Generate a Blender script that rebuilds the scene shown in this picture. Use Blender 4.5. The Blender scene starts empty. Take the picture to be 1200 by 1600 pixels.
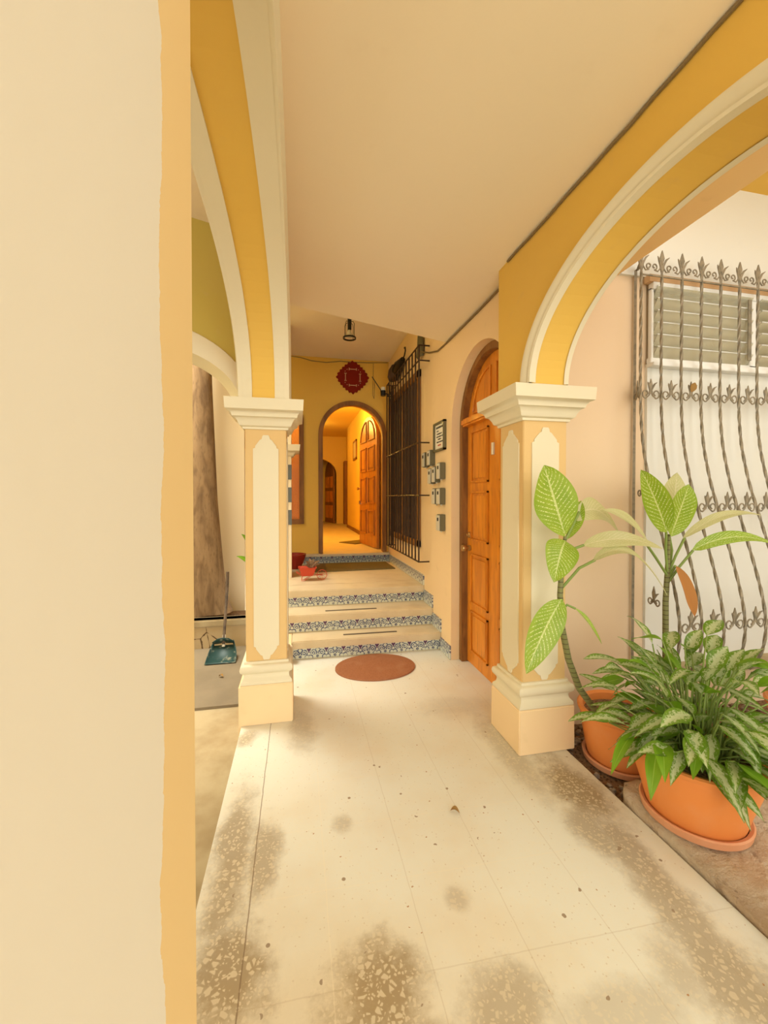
import bpy, bmesh, math, random
from mathutils import Vector, Matrix
random.seed(7)
S = bpy.context.scene
COL = S.collection
PI = math.pi

# ------------------------------------------------------------------ camera
EYE = 1.42
cd = bpy.data.cameras.new('camera'); cam = bpy.data.objects.new('camera', cd); COL.objects.link(cam)
cam.location = (0, 0, EYE)
cam.rotation_euler = (math.radians(90 - 0.8), 0, math.radians(-11.9))
cd.sensor_fit = 'HORIZONTAL'; cd.sensor_width = 36.0; cd.lens = 36.0 * 640 / 1200
cd.shift_y = -14 / 1200
cd.clip_start = 0.02; cd.clip_end = 200
S.camera = cam

# ------------------------------------------------------------------ world and light
W = bpy.data.worlds.new('world'); S.world = W; W.use_nodes = True
bgn = W.node_tree.nodes['Background']
bgn.inputs[0].default_value = (1.0, 0.975, 0.89, 1); bgn.inputs[1].default_value = 2.35

def area(name, loc, target, sx, sy, power, color):
    l = bpy.data.lights.new(name, 'AREA'); l.shape = 'RECTANGLE'; l.size = sx; l.size_y = sy
    l.energy = power; l.color = color
    o = bpy.data.objects.new(name, l); COL.objects.link(o); o.location = loc
    o.rotation_euler = (Vector(target) - Vector(loc)).to_track_quat('-Z', 'Y').to_euler()
    return o
area('courtyard_daylight', (4.6, -0.6, 3.6), (0.8, 1.8, 0.6), 3.0, 2.5, 30, (1, .98, .90))
area('patio_daylight', (-1.6, 3.8, 5.0), (-1.1, 4.6, 0.6), 2.0, 1.4, 430, (1, .97, .86))
area('entrance_daylight', (0.5, -2.8, 2.2), (0.5, 3.0, 1.2), 1.8, 1.6, 62, (1, .98, .88))  # fill lamp added behind the camera to brighten the corridor

def point(name, loc, power, color, r=0.06):
    l = bpy.data.lights.new(name, 'POINT'); l.energy = power; l.color = color; l.shadow_soft_size = r
    o = bpy.data.objects.new(name, l); COL.objects.link(o); o.location = loc
    return o

V = S.view_settings
V.view_transform = 'Standard'; V.look = 'None'; V.gamma = 1.0; V.use_curve_mapping = False
V.exposure = -0.04

# ------------------------------------------------------------------ node helper
class X:
    """scalar expression in a node tree"""
    def __init__(s, t, sock): s.t = t; s.s = sock
    def op(s, o, *a):
        n = s.t.nodes.new('ShaderNodeMath'); n.operation = o
        for i, v in enumerate((s,) + a):
            if isinstance(v, X): s.t.links.new(v.s, n.inputs[i])
            else: n.inputs[i].default_value = v
        return X(s.t, n.outputs[0])
    def __add__(s, o): return s.op('ADD', o)
    def __sub__(s, o): return s.op('SUBTRACT', o)
    def __mul__(s, o): return s.op('MULTIPLY', o)
    def __truediv__(s, o): return s.op('DIVIDE', o)
    def abs(s): return s.op('ABSOLUTE')
    def fract(s): return s.op('FRACT')
    def lt(s, o): return s.op('LESS_THAN', o)
    def gt(s, o): return s.op('GREATER_THAN', o)
    def max(s, o): return s.op('MAXIMUM', o)
    def min(s, o): return s.op('MINIMUM', o)
    def sqrt(s): return s.op('SQRT')
    def sin(s): return s.op('SINE')
    def rev(s): return (s * -1.0) + 1.0
    def ramp(s, a, b):      # smooth 0..1 between a and b
        n = s.t.nodes.new('ShaderNodeMapRange'); n.interpolation_type = 'SMOOTHSTEP'
        s.t.links.new(s.s, n.inputs[0]); n.inputs[1].default_value = a; n.inputs[2].default_value = b
        return X(s.t, n.outputs[0])

class Mat:
    def __init__(m, name, col=(.8, .8, .8), rough=.7, metal=0.0, spec=.3):
        m.m = bpy.data.materials.new(name); m.m.use_nodes = True; m.t = m.m.node_tree
        m.b = m.t.nodes['Principled BSDF']
        m.b.inputs['Base Color'].default_value = (*col, 1)
        m.b.inputs['Roughness'].default_value = rough
        m.b.inputs['Metallic'].default_value = metal
        m.b.inputs['Specular IOR Level'].default_value = spec
        m.tc = m.t.nodes.new('ShaderNodeTexCoord')
        m.col = X(m.t, None); m.c = None; m.setc(col)
    def setc(m, col):
        n = m.t.nodes.new('ShaderNodeRGB'); n.outputs[0].default_value = (*col, 1); m.c = n.outputs[0]; m.out()
    def out(m): m.t.links.new(m.c, m.b.inputs['Base Color'])
    def xyz(m, which='Object', scale=(1, 1, 1)):
        mp = m.t.nodes.new('ShaderNodeMapping'); mp.inputs['Scale'].default_value = scale
        m.t.links.new(m.tc.outputs[which], mp.inputs[0])
        s = m.t.nodes.new('ShaderNodeSeparateXYZ'); m.t.links.new(mp.outputs[0], s.inputs[0])
        return [X(m.t, s.outputs[i]) for i in range(3)]
    def noise(m, scale=5, detail=3, st=(1, 1, 1), which='Object', rough=.5, dist=0):
        mp = m.t.nodes.new('ShaderNodeMapping'); mp.inputs['Scale'].default_value = st
        m.t.links.new(m.tc.outputs[which], mp.inputs[0])
        n = m.t.nodes.new('ShaderNodeTexNoise'); n.inputs['Scale'].default_value = scale
        n.inputs['Detail'].default_value = detail; n.inputs['Roughness'].default_value = rough
        n.inputs['Distortion'].default_value = dist
        m.t.links.new(mp.outputs[0], n.inputs['Vector']); return X(m.t, n.outputs['Fac'])
    def voro(m, scale, feature='F1', st=(1, 1, 1), out='Distance', rnd=1):
        mp = m.t.nodes.new('ShaderNodeMapping'); mp.inputs['Scale'].default_value = st
        m.t.links.new(m.tc.outputs['Object'], mp.inputs[0])
        n = m.t.nodes.new('ShaderNodeTexVoronoi'); n.feature = feature; n.inputs['Scale'].default_value = scale
        n.inputs['Randomness'].default_value = rnd
        m.t.links.new(mp.outputs[0], n.inputs['Vector']); return X(m.t, n.outputs[out])
    def mix(m, fac, col, mode='MIX'):
        n = m.t.nodes.new('ShaderNodeMix'); n.data_type = 'RGBA'; n.blend_type = mode
        if isinstance(fac, X): m.t.links.new(fac.s, n.inputs[0])
        else: n.inputs[0].default_value = fac
        m.t.links.new(m.c, n.inputs[6]); n.inputs[7].default_value = (*col, 1)
        m.c = n.outputs[2]; m.out(); return m
    def bump(m, h, strength=.2, dist=.01):
        n = m.t.nodes.new('ShaderNodeBump'); n.inputs['Strength'].default_value = strength
        n.inputs['Distance'].default_value = dist
        m.t.links.new(h.s, n.inputs['Height']); m.t.links.new(n.outputs[0], m.b.inputs['Normal']); return m

def plaster(name, col, dirt=(.55, .38, .18), amt=.12):
    m = Mat(name, col, .75, spec=.15)
    m.mix(m.noise(1.3, 4).ramp(.45, .8) * amt, dirt)
    m.mix(m.noise(9, 5).ramp(.62, .78) * amt * 1.2, dirt)
    m.bump(m.noise(35, 4), .12, .004)
    return m.m
M = {}
M['yellow'] = plaster('yellow plaster', (.77, .49, .10))
M['shaft'] = plaster('pillar shaft plaster', (.73, .50, .22))
M['eave'] = plaster('eave plaster', (.86, .60, .28))
M['peach'] = plaster('peach plaster', (.88, .66, .38))
M['cream'] = plaster('cream plaster', (.86, .72, .48), amt=.06)
M['trim'] = plaster('cream moulding paint', (.77, .69, .49), (.6, .45, .25), .08)
M['ceiling'] = plaster('ceiling paint', (.90, .78, .56), amt=.05)
M['lobby_ceiling'] = plaster('lobby ceiling paint', (.92, .80, .62), amt=.05)
M['lobby'] = plaster('lobby plaster', (.84, .54, .11), amt=.1)
M['olive'] = plaster('olive plaster', (.52, .40, .09), amt=.2)
M['white'] = plaster('white plaster', (.74, .73, .66), amt=.04)
M['gardenpeach'] = plaster('garden peach plaster', (.78, .60, .40), amt=.06)
M['orange'] = plaster('orange interior plaster', (.84, .58, .14))

# near pillar shaft: yellow with a brush-edged cream panel painted on the corridor face
m = Mat('yellow paint with brushed cream panel', (.74, .54, .26), .75, spec=.15)
x, y, z = m.xyz()
wob = (m.noise(7, 2, (0, 0, 1)) - .5) * .055 + (m.noise(60, 4, (.3, .3, 1), rough=.7) - .5) * .012
e = y + wob
m.mix(e.lt(0.068) * y.gt(-.09), (.72, .67, .56))
m.bump(m.noise(35, 4), .1, .003)
M['nearpaint'] = m.m

def wood(name, a, b, ax=(1, 1, .12), rough=.35):
    m = Mat(name, a, rough, spec=.45)
    m.mix(m.noise(14, 5, ax, dist=.6).ramp(.35, .7), b)
    m.mix(m.noise(60, 3, ax).ramp(.5, .75) * .5, tuple(v * .6 for v in b))
    m.bump(m.noise(50, 3, ax), .1, .002)
    return m.m
M['wood'] = wood('varnished orange wood', (.80, .29, .02), (.62, .20, .015))
M['leafwood'] = wood('brown orange leaf wood', (.50, .20, .03), (.36, .13, .02))
M['wood_dark'] = wood('dark brown wood', (.32, .14, .028), (.20, .08, .015), rough=.6)
M['bark'] = wood('tree bark', (.30, .19, .09), (.17, .10, .045), (1, 1, .25), .9)
M['iron'] = Mat('weathered iron', (.16, .125, .085), .5, .4).mix(0.0, (0, 0, 0)).m
m = Mat('grey green iron', (.30, .25, .17), .55, .2); m.mix(m.noise(30, 3).ramp(.4, .7), (.20, .175, .125)); M['grilleiron'] = m.m
M['black'] = Mat('black metal', (.02, .018, .015), .45, .3).m
M['darkiron'] = Mat('dark brown iron', (.06, .035, .02), .5, .3).m
M['brass'] = Mat('aged brass', (.55, .38, .16), .3, .9).m
M['cable'] = Mat('dusty cable', (.22, .155, .07), .7).m
m = Mat('terracotta plastic', (.80, .27, .065), .5, spec=.3)
m.mix(m.noise(6, 4).ramp(.4, .8) * .35, (.80, .38, .17)); M['terracotta'] = m.m
m = Mat('faded terracotta', (.66, .30, .15), .6); m.mix(m.noise(9, 4).ramp(.4, .8) * .4, (.75, .45, .28)); M['saucer'] = m.m
m = Mat('potting soil', (.09, .05, .025), .95); m.mix(m.voro(60).ramp(.1, .5), (.25, .15, .08)); m.bump(m.noise(60), .8, .02); M['soil'] = m.m
m = Mat('grey dustpan plastic', (.022, .06, .055), .45); m.mix(m.noise(20, 4).ramp(.55, .7) * .5, (.45, .42, .30)); M['teal'] = m.m
M['stick'] = wood('worn broom stick', (.16, .11, .07), (.07, .05, .035), (1, 1, .8), .8)
m = Mat('rust brown doormat', (.36, .15, .07), .95, spec=.05); m.mix(m.noise(120, 3).ramp(.4, .7) * .6, (.26, .10, .05)); m.mix(m.noise(7, 3).ramp(.5, .8) * .4, (.44, .22, .12)); m.bump(m.noise(200), .5, .004); M['mat'] = m.m
m = Mat('olive doormat', (.20, .15, .06), .95, spec=.05); m.mix(m.noise(90, 3).ramp(.4, .7) * .6, (.14, .10, .045)); M['matolive'] = m.m
M['redfelt'] = Mat('red felt', (.24, .022, .012), .95, spec=.02).m
M['pinkfelt'] = Mat('pale felt cutouts', (.62, .38, .24), .9).m
M['redpot'] = Mat('red glazed pot', (.32, .025, .012), .35).m
M['redmetal'] = Mat('red painted tin', (.58, .07, .03), .45).m
M['boxgreen'] = Mat('dark olive plastic', (.16, .14, .075), .5).m
M['boxface'] = Mat('pale meter cover', (.62, .58, .46), .5).m
M['paper'] = Mat('white notice paper', (.82, .78, .66), .6).m
M['ink'] = Mat('black ink', (.03, .03, .03), .7).m
M['redink'] = Mat('red ink', (.5, .06, .03), .7).m
M['plaque'] = Mat('slate grey plaque', (.13, .14, .13), .6).m
M['strip'] = Mat('anti slip strip', (.12, .09, .06), .95).m
m = Mat('dark curtain cloth', (.085, .05, .035), .9); m.mix(m.noise(10, 3, (1, 1, .05)).ramp(.4, .7), (.045, .025, .018)); M['curtain'] = m.m
m = Mat('pale curtain', (.58, .50, .36), .9); x, y, z = m.xyz(); m.mix(((x * 28.0).sin() * .5 + .5).ramp(.5, 1) * .4, (.48, .42, .28)); M['palecurtain'] = m.m
M['alu'] = Mat('white painted aluminium', (.80, .79, .74), .4).m
M['tan'] = Mat('tan lintel wood', (.58, .36, .18), .7).m
M['bulb'] = Mat('frosted glass', (.7, .65, .5), .25).m
g = Mat('louvre glass', (.90, .88, .72), .12, spec=.5); g.b.inputs['Transmission Weight'].default_value = .75; M['glass'] = g.m
M['debris'] = Mat('dry leaf brown', (.30, .17, .05), .9).m
M['deadleaf'] = Mat('dead brown leaf', (.40, .17, .04), .7).m

# floor: worn terrazzo tiles with dark stains and a painted pillar shadow
def near(m, x, y, cx, cy, rx, ry, soft=.45):
    d = (((x - cx) / rx) * ((x - cx) / rx) + ((y - cy) / ry) * ((y - cy) / ry)).sqrt()
    return d.ramp(1.0, 1.0 - soft if soft < 1 else .05)
def d_el(x, y, cx, cy, rx, ry): return (((x - cx) / rx) * ((x - cx) / rx) + ((y - cy) / ry) * ((y - cy) / ry)).sqrt()
m = Mat('worn terrazzo', (.76, .755, .66), .42, spec=.35)
x, y, z = m.xyz()
m.mix(m.noise(2.5, 4).ramp(.4, .75) * .4, (.68, .55, .36))
n1 = (m.noise(5, 6, rough=.72) - .5) * 2.0
tan_ = (d_el(x, y, -.05, 1.0, .75, .45) + (m.noise(3, 5) - .5) * 1.2).ramp(1.2, .3)
m.mix(tan_ * .55, (.62, .49, .29))
st = None
for (cx, cy, rx, ry, k) in [(-.26, 1.72, .09, .42, .9), (-.14, 1.68, .07, .22, .8), (-.20, 1.28, .14, .17, 1), (.22, 1.13, .16, .15, 1), (.20, .98, .26, .1, .8),
                            (1.32, 1.75, .14, .30, 1.0), (1.22, 1.50, .10, .18, .75), (1.27, 1.12, .10, .32, .75), (1.12, 1.00, .09, .14, .5), (.56, 1.02, .16, .12, .7), (.19, 1.76, .05, .06, .5), (.55, 1.35, .05, .06, .5),
                            (1.15, 2.1, .10, .45, .55), (1.05, 2.6, .28, .16, .3), (.02, 2.55, .1, .25, .5), (-.3, 2.5, .07, .1, .8), (1.30, 1.35, .09, .35, .8), (1.24, .95, .16, .22, .8), (-.25, 1.0, .15, .3, .8), (.85, .95, .3, .08, .4)]:  # wide faint blob near the door is the pillar's shadow, painted in
    q = (d_el(x, y, cx, cy, rx, ry) + n1).ramp(1.25, .35) * k
    st = q if st is None else st.max(q)
m.mix(st * .82, (.29, .20, .09))
chip = (m.voro(52, 'DISTANCE_TO_EDGE').ramp(.10, .22) * m.voro(52, out='Color').gt(.52)).max(m.voro(95, 'DISTANCE_TO_EDGE').ramp(.12, .24) * m.voro(95, out='Color').gt(.6))
m.mix(chip * (st * .45 + .10), (.80, .70, .50))
m.mix(m.voro(55).lt(.16) * m.noise(31, 1).gt(.5) * .5, (.55, .45, .30))
# sparse dark and rusty chips
v2 = m.voro(13); pick = m.voro(13, out='Color')
m.mix(v2.lt(.10) * m.noise(23, 1).gt(.56), (.33, .25, .17))
m.mix(m.voro(31).lt(.13) * m.noise(41, 1).gt(.64), (.42, .24, .12))
# joints
wv = (m.noise(14, 3) - .5) * .006
def line(c, pos, w): return ((c + wv) - pos).abs().lt(w)
jl = line(x, -.168, .0022)
m.mix(jl * .75, (.20, .13, .07))
for px_ in (.096, .395, .705, 1.0, 1.28): m.mix(line(x, px_, .0018) * .22, (.86, .76, .56) if px_ < .3 else (.40, .30, .18))
ys = y + x * .03
for py_ in (1.165, 1.475, 2.05, 1.76, 2.34, 2.63, 2.92, 3.21): m.mix(line(ys, py_, .002) * (x.gt(-.168)) * .18, (.86, .76, .56) if py_ > 1.2 else (.36, .25, .14))
m.bump(m.noise(90, 4) , .08, .003)
M['floor'] = m.m

m = Mat('cream stone tread', (.70, .57, .36), .5)
m.mix(m.noise(5, 4).ramp(.45, .75) * .5, (.56, .43, .25)); m.mix(m.voro(60).lt(.15) * .3, (.4, .3, .2)); M['tread'] = m.m
m = Mat('grey patio cement', (.25, .20, .13), .85); m.mix(m.noise(3, 5).ramp(.4, .7) * .6, (.18, .14, .09)); m.bump(m.noise(40, 4), .3, .005); M['cement'] = m.m
m = Mat('sandy patio cement', (.46, .37, .22), .85); m.mix(m.noise(4, 5).ramp(.4, .7) * .7, (.30, .21, .10)); m.bump(m.noise(40, 4), .3, .005); M['sandy'] = m.m
m = Mat('pinkish flagstone', (.60, .43, .28), .85)
m.mix(m.noise(5, 7, rough=.65).ramp(.4, .6) * .7, (.74, .62, .46)); m.mix(m.noise(9, 7, dist=.6, rough=.65).ramp(.60, .66) * .6, (.34, .22, .14))
m.bump(m.noise(7, 9, rough=.65), 1.0, .06); M['stone'] = m.m
m = Mat('garden pebbles', (.42, .34, .25), .8); m.mix(m.noise(14, 2).ramp(.3, .7), (.26, .19, .13)); M['pebble'] = m.m
m = Mat('dark wet rock', (.10, .075, .05), .5); m.mix(m.noise(12, 3).ramp(.4, .7), (.2, .15, .09)); M['rock'] = m.m

# painted riser tiles: cream glaze with mirrored blue scrolls
def tilemat(name, axis, z0, h, bg=(.66, .68, .55)):
    m = Mat(name, bg, .3, spec=.5)
    c = m.xyz(); a = c[axis]; zz = ((c[2] - z0) / h).fract()
    u = ((a / .152).fract() - .5).abs()        # 0..0.5 mirrored
    def ring(cu, cv, r, w): 
        du = (u - cu) * 1.55; dv = (zz - cv)
        return ((du * du + dv * dv).sqrt() - r).abs().lt(w)
    def disc(cu, cv, r):
        du = (u - cu) * 1.55; dv = (zz - cv)
        return (du * du + dv * dv).sqrt().lt(r)
    a1 = ring(.27, .52, .27, .055) * zz.gt(.35)
    a2 = ring(.27, .50, .11, .045)
    a3 = disc(.0, .78, .12).max(disc(.0, .60, .07)).max(disc(.07, .86, .08))
    a4 = ring(.5, .75, .20, .05).max(disc(.5, .2, .13)).max(disc(.42, .42, .06))
    a5 = ring(.10, .12, .2, .05)
    pat = a1.max(a2).max(a4).max(a5)
    m.mix(pat * m.noise(120, 1).ramp(.3, .5), (.05, .07, .16))
    m.mix(a3, (.09, .03, .10))
    m.mix((zz - .5).abs().gt(.46), (.50, .45, .30))
    m.mix(((a / .152).fract() - .5).abs().gt(.493), (.42, .38, .25))
    return m.m

def leafmat(name, dark, mid, pale, kind):
    m = Mat(name, mid, .38, spec=.45)
    t = m.t
    uv = m.xyz('UV'); U, Vv = uv[0], uv[1]
    s = (U - .5).abs() * 2.0
    m.mix(m.noise(3, 2, which='UV').ramp(.3, .7) * .5, dark)
    if kind == 'dief':
        k = (Vv * 15.0 - s * 3.2)
        vein = ((k.fract() - .5).abs()).lt(.13)
        br = m.noise(9, 2, (2.2, 7, 1), 'UV').ramp(.44, .58)
        m.mix(vein * br * s.ramp(.97, .80), pale)
    elif kind == 'agla':
        w = m.noise(4.5, 4, (1.5, 3, 1), 'UV', rough=.7)
        m.mix((w + s * -.30).ramp(.30, .40) * s.ramp(.96, .80), pale)
        m.mix(((Vv * 9.0 - s * 2.5).fract().lt(.2)) * .55 * s.gt(.25), mid)
    m.mix(s.lt(.05) * .7, pale)
    m.b.inputs['Subsurface Weight'].default_value = 0
    # a little translucency
    tr = t.nodes.new('ShaderNodeBsdfTranslucent'); mx = t.nodes.new('ShaderNodeMixShader'); mx.inputs[0].default_value = .35
    t.links.new(m.c, tr.inputs[0]); t.links.new(m.b.outputs[0], mx.inputs[1]); t.links.new(tr.outputs[0], mx.inputs[2])
    t.links.new(mx.outputs[0], t.nodes['Material Output'].inputs[0])
    return m.m
M['dief'] = leafmat('bright leaf with cream veins', (.18, .33, .01), (.31, .45, .03), (.72, .78, .34), 'dief')
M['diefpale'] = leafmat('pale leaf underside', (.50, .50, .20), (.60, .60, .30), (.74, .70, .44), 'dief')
M['agla'] = leafmat('silver patterned leaf', (.08, .20, .015), (.18, .33, .025), (.58, .65, .36), 'agla')
M['aglagreen'] = leafmat('fresh green leaf', (.13, .30, .012), (.22, .42, .02), (.38, .56, .08), 'plain')
M['stem'] = Mat('green stem', (.22, .30, .07), .5).m
m = Mat('ringed brown green stem', (.20, .20, .07), .6); x, y, z = m.xyz(); m.mix((z * 38.0).fract().lt(.15), (.08, .06, .03)); M['cane'] = m.m

# ------------------------------------------------------------------ mesh helpers
class MB:
    def __init__(s): s.b = bmesh.new(); s.uv = None
    def box(s, x0, x1, y0, y1, z0, z1, rot=None, bevel=0):
        vs = [s.b.verts.new((x, y, z)) for z in (z0, z1) for x, y in ((x0, y0), (x1, y0), (x1, y1), (x0, y1))]
        for f in ((0, 3, 2, 1), (4, 5, 6, 7), (0, 1, 5, 4), (1, 2, 6, 5), (2, 3, 7, 6), (3, 0, 4, 7)): s.b.faces.new([vs[i] for i in f])
        if rot: bmesh.ops.transform(s.b, matrix=rot, verts=vs)
        return s
    def prism(s, pts, fn, d0, d1):
        """pts 2-D outline; fn(a, b, d) -> 3-D"""
        A = [s.b.verts.new(fn(a, b, d0)) for a, b in pts]; B = [s.b.verts.new(fn(a, b, d1)) for a, b in pts]
        s.b.faces.new(A); s.b.faces.new(list(reversed(B)))
        n = len(pts)
        for i in range(n): s.b.faces.new((A[i], B[i], B[(i + 1) % n], A[(i + 1) % n]))
        return s
    def tube(s, pts, r, n=8, twist=0, cap=True, rs=None):
        pts = [Vector(p) for p in pts]; rings = []
        up = Vector((0, 0, 1)); prev = None
        for i, p in enumerate(pts):
            d = (pts[min(i + 1, len(pts) - 1)] - pts[max(i - 1, 0)]).normalized()
            if prev is None:
                a = d.cross(up)
                if a.length < .1: a = d.cross(Vector((0, 1, 0)))
                a.normalize()
            else: a = (prev - d * prev.dot(d)).normalized()
            prev = a; b = d.cross(a)
            rr = rs[i] if rs else r
            rings.append([s.b.verts.new(p + (a * math.cos(2 * PI * k / n + twist * i) + b * math.sin(2 * PI * k / n + twist * i)) * rr) for k in range(n)])
        for R0, R1 in zip(rings, rings[1:]):
            for k in range(n): s.b.faces.new((R0[k], R0[(k + 1) % n], R1[(k + 1) % n], R1[k]))
        if cap: s.b.faces.new(list(reversed(rings[0]))); s.b.faces.new(rings[-1])
        return s
    def lathe(s, prof, c=(0, 0, 0), n=40, sx=1, sy=1):
        rings = []
        for r, z in prof:
            if r < 1e-5: rings.append([s.b.verts.new((c[0], c[1], c[2] + z))])
            else: rings.append([s.b.verts.new((c[0] + r * sx * math.cos(2 * PI * k / n), c[1] + r * sy * math.sin(2 * PI * k / n), c[2] + z)) for k in range(n)])
        for R0, R1 in zip(rings, rings[1:]):
            for k in range(n):
                k2 = (k + 1) % n
                if len(R0) == 1 and len(R1) > 1: s.b.faces.new((R0[0], R1[k2], R1[k]))
                elif len(R1) == 1 and len(R0) > 1: s.b.faces.new((R0[k], R0[k2], R1[0]))
                elif len(R0) > 1: s.b.faces.new((R0[k], R0[k2], R1[k2], R1[k]))
        return s
    def loft(s, x0, x1, y0, y1, prof, cap=True):
        """square section stack: prof = [(z, offset)]"""
        rings = [[s.b.verts.new(p) for p in ((x0 - o, y0 - o, z), (x1 + o, y0 - o, z), (x1 + o, y1 + o, z), (x0 - o, y1 + o, z))] for z, o in prof]
        for R0, R1 in zip(rings, rings[1:]):
            for k in range(4): s.b.faces.new((R0[k], R0[(k + 1) % 4], R1[(k + 1) % 4], R1[k]))
        if cap: s.b.faces.new(list(reversed(rings[0]))); s.b.faces.new(rings[-1])
        return s
    def grid(s, rows):
        R = [[s.b.verts.new(p) for p in r] for r in rows]
        for a, b in zip(R, R[1:]):
            for k in range(len(a) - 1): s.b.faces.new((a[k], a[k + 1], b[k + 1], b[k]))
        return s
    def build(s, name, mat, parent=None, smooth=False, bevel=0, origin=None):
        bmesh.ops.recalc_face_normals(s.b, faces=s.b.faces)
        if bevel: bmesh.ops.bevel(s.b, geom=[e for e in s.b.edges if len(e.link_faces) == 2 and e.calc_face_angle(0) > .5], offset=bevel, segments=2, affect='EDGES', clamp_overlap=True)
        o3 = Vector(origin) if origin is not None else None
        if o3 is not None: bmesh.ops.translate(s.b, vec=-o3, verts=s.b.verts)
        me = bpy.data.meshes.new(name); s.b.to_mesh(me); s.b.free()
        me.materials.append(M[mat] if isinstance(mat, str) else mat)
        if smooth:
            for p in me.polygons: p.use_smooth = True
            if smooth != 'all':
                me.set_sharp_from_angle(angle=math.radians(40))
        o = bpy.data.objects.new(name, me); COL.objects.link(o)
        if parent is not None: o.parent = parent
        if o3 is not None: o.location = o3
        return o
def tag(o, label, cat, group=None, kind=None):
    o['label'] = label; o['category'] = cat
    if group: o['group'] = group
    if kind: o['kind'] = kind
    return o
def struct(o): o['kind'] = 'structure'; return o
def empty(name, loc=(0, 0, 0), rz=0):
    o = bpy.data.objects.new(name, None); COL.objects.link(o); o.location = loc; o.rotation_euler = (0, 0, rz); o.empty_display_size = .1
    return o
def copy_tree(o, parent=None):
    c = o.copy(); COL.objects.link(c)
    if parent is not None: c.parent = parent
    for ch in list(o.children): copy_tree(ch, c)
    return c
YZ = lambda xx: (lambda a, b, d: (d, a, b))          # (a,b)=(y,z), depth x
fYZ = lambda a, b, d: (d, a, b)
fXZ = lambda a, b, d: (a, d, b)
fXY = lambda a, b, d: (a, b, d)
def arc(c, zs, a, b, n=32, t0=0, t1=PI, ex=2.0):
    out = []
    for i in range(n + 1):
        t = t0 + (t1 - t0) * i / n; co, si = math.cos(t), math.sin(t)
        out.append((c + a * math.copysign(abs(co) ** (2 / ex), co), zs + b * max(0, si) ** (2 / ex)))
    return out
# skewed line of the building behind the corridor
P0 = Vector((-.064, 3.022)); PD = Vector((.949, .316)).normalized(); PN = Vector((-PD.y, PD.x))
fSK = lambda a, b, d: (P0.x + PD.x * a + PN.x * d, P0.y + PD.y * a + PN.y * d, b)
def sky(xx): return P0.y + (xx - P0.x) * PD.y / PD.x

# ------------------------------------------------------------------ floors
mb = MB(); mb.prism([(-.35, -2.5), (1.475, -2.5), (1.475, 2.33), (1.48, 3.7), (-.1, 3.7), (-.345, 3.3)], fXY, -.16, 0)
struct(mb.build('floor', 'floor'))
mb = MB(); mb.box(-3.2, -.35, -2.5, 3.15, -.24, -.12); struct(mb.build('floor_side_passage', 'sandy'))
mb = MB(); mb.box(-3.2, -.345, 3.15, 4.38, -.24, -.10); struct(mb.build('floor_patio', 'cement'))
mb = MB(); mb.box(1.475, 4.6, -2.5, 2.32, -.24, -.05); struct(mb.build('floor_garden_bed', 'soil'))
mb = MB(); mb.box(-.30, 1.30, 4.42, 5.85, .30, .489); struct(mb.build('floor_landing', 'tread'))
mb = MB(); mb.box(-.6, 1.6, 5.84, 12.6, .45, .62); struct(mb.build('floor_interior', 'tread'))

# ------------------------------------------------------------------ ceilings
mb = MB(); mb.prism([(-.1, -2.5), (1.3, -2.5), (1.3, 2.32), (1.35, 2.32), (1.35, sky(1.35)), (-.1, sky(-.1))], fXY, 2.80, 2.98)
struct(mb.build('ceiling', 'ceiling'))
mb = MB(); mb.box(1.3, 1.95, -2.5, 2.32, 2.80, 2.98); struct(mb.build('ceiling_eave', 'eave'))
mb = MB(); mb.prism([(-3.2, -2.5), (-.1, -2.5), (-.1, sky(-.1)), (-3.2, sky(-3.2))], fXY, 3.2, 3.3); struct(mb.build('ceiling_side_passage', 'lobby_ceiling'))
mb = MB(); mb.prism([(-1.0, sky(-1.0)), (1.5, sky(1.5)), (1.5, 5.95), (-1.0, 5.95)], fXY, 3.4, 3.55); struct(mb.build('ceiling_landing', 'lobby_ceiling'))
mb = MB(); mb.box(1.95, 5.0, .55, 2.5, 3.55, 3.7); struct(mb.build('ceiling_upper_eave', 'yellow'))
mb = MB(); mb.box(4.6, 4.75, -2.5, 2.5, -.2, 3.6); struct(mb.build('wall_garden_far', 'cream'))  # unseen wall added to cut sky light in the garden
mb = MB(); mb.box(-.6, 1.7, 5.9, 12.7, 3.26, 3.4); struct(mb.build('ceiling_interior', 'orange'))

# ------------------------------------------------------------------ arcades
def arcade(name, x0, x1, c, a, b, ex, ytop0, ytop1, ztop, side):
    """wall with one arch over the opening c-a..c+a; side=-1: corridor face is x0, side=+1: corridor face is x1"""
    zs = 2.02
    near = arc(c, zs, a, b, 40, 0, PI, ex)         # far spring -> near spring
    pts = [(ytop1, zs)] + [(ytop1, ztop), (ytop0, ztop), (ytop0, zs)] + list(reversed(near))
    mb = MB(); mb.prism(pts, fYZ, x0, x1)
    w = struct(mb.build(name, 'yellow'))
    def mould(prof, xf, sg):
        rows = []
        for i in range(57):
            t = PI * i / 56
            row = []
            for o, p in prof:
                yy, zz = arc(c, zs, a + o, b + o * .75, 1, t, t, ex)[0]
                row.append((xf + sg * p, yy, zz + .001))
            rows.append(row)
        mb = MB(); mb.grid(rows); return mb
    prof = [(-.006, -.016), (-.010, 0), (-.010, .022), (.004, .026), (.010, .014), (.022, .020), (.045, .034), (.064, .034), (.070, .022), (.084, .020), (.092, .010), (.096, -.002)]
    thin = [(-.006, -.020), (-.009, 0), (-.009, .006), (.012, .008), (.014, -.002)]
    for xf, sg, kind in ((x0, -1, 0), (x1, 1, 1)):
        mould(thin if (side == -1 and kind) else prof, xf, sg).build('arch_moulding', 'trim', w, smooth=True)
    return w
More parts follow.
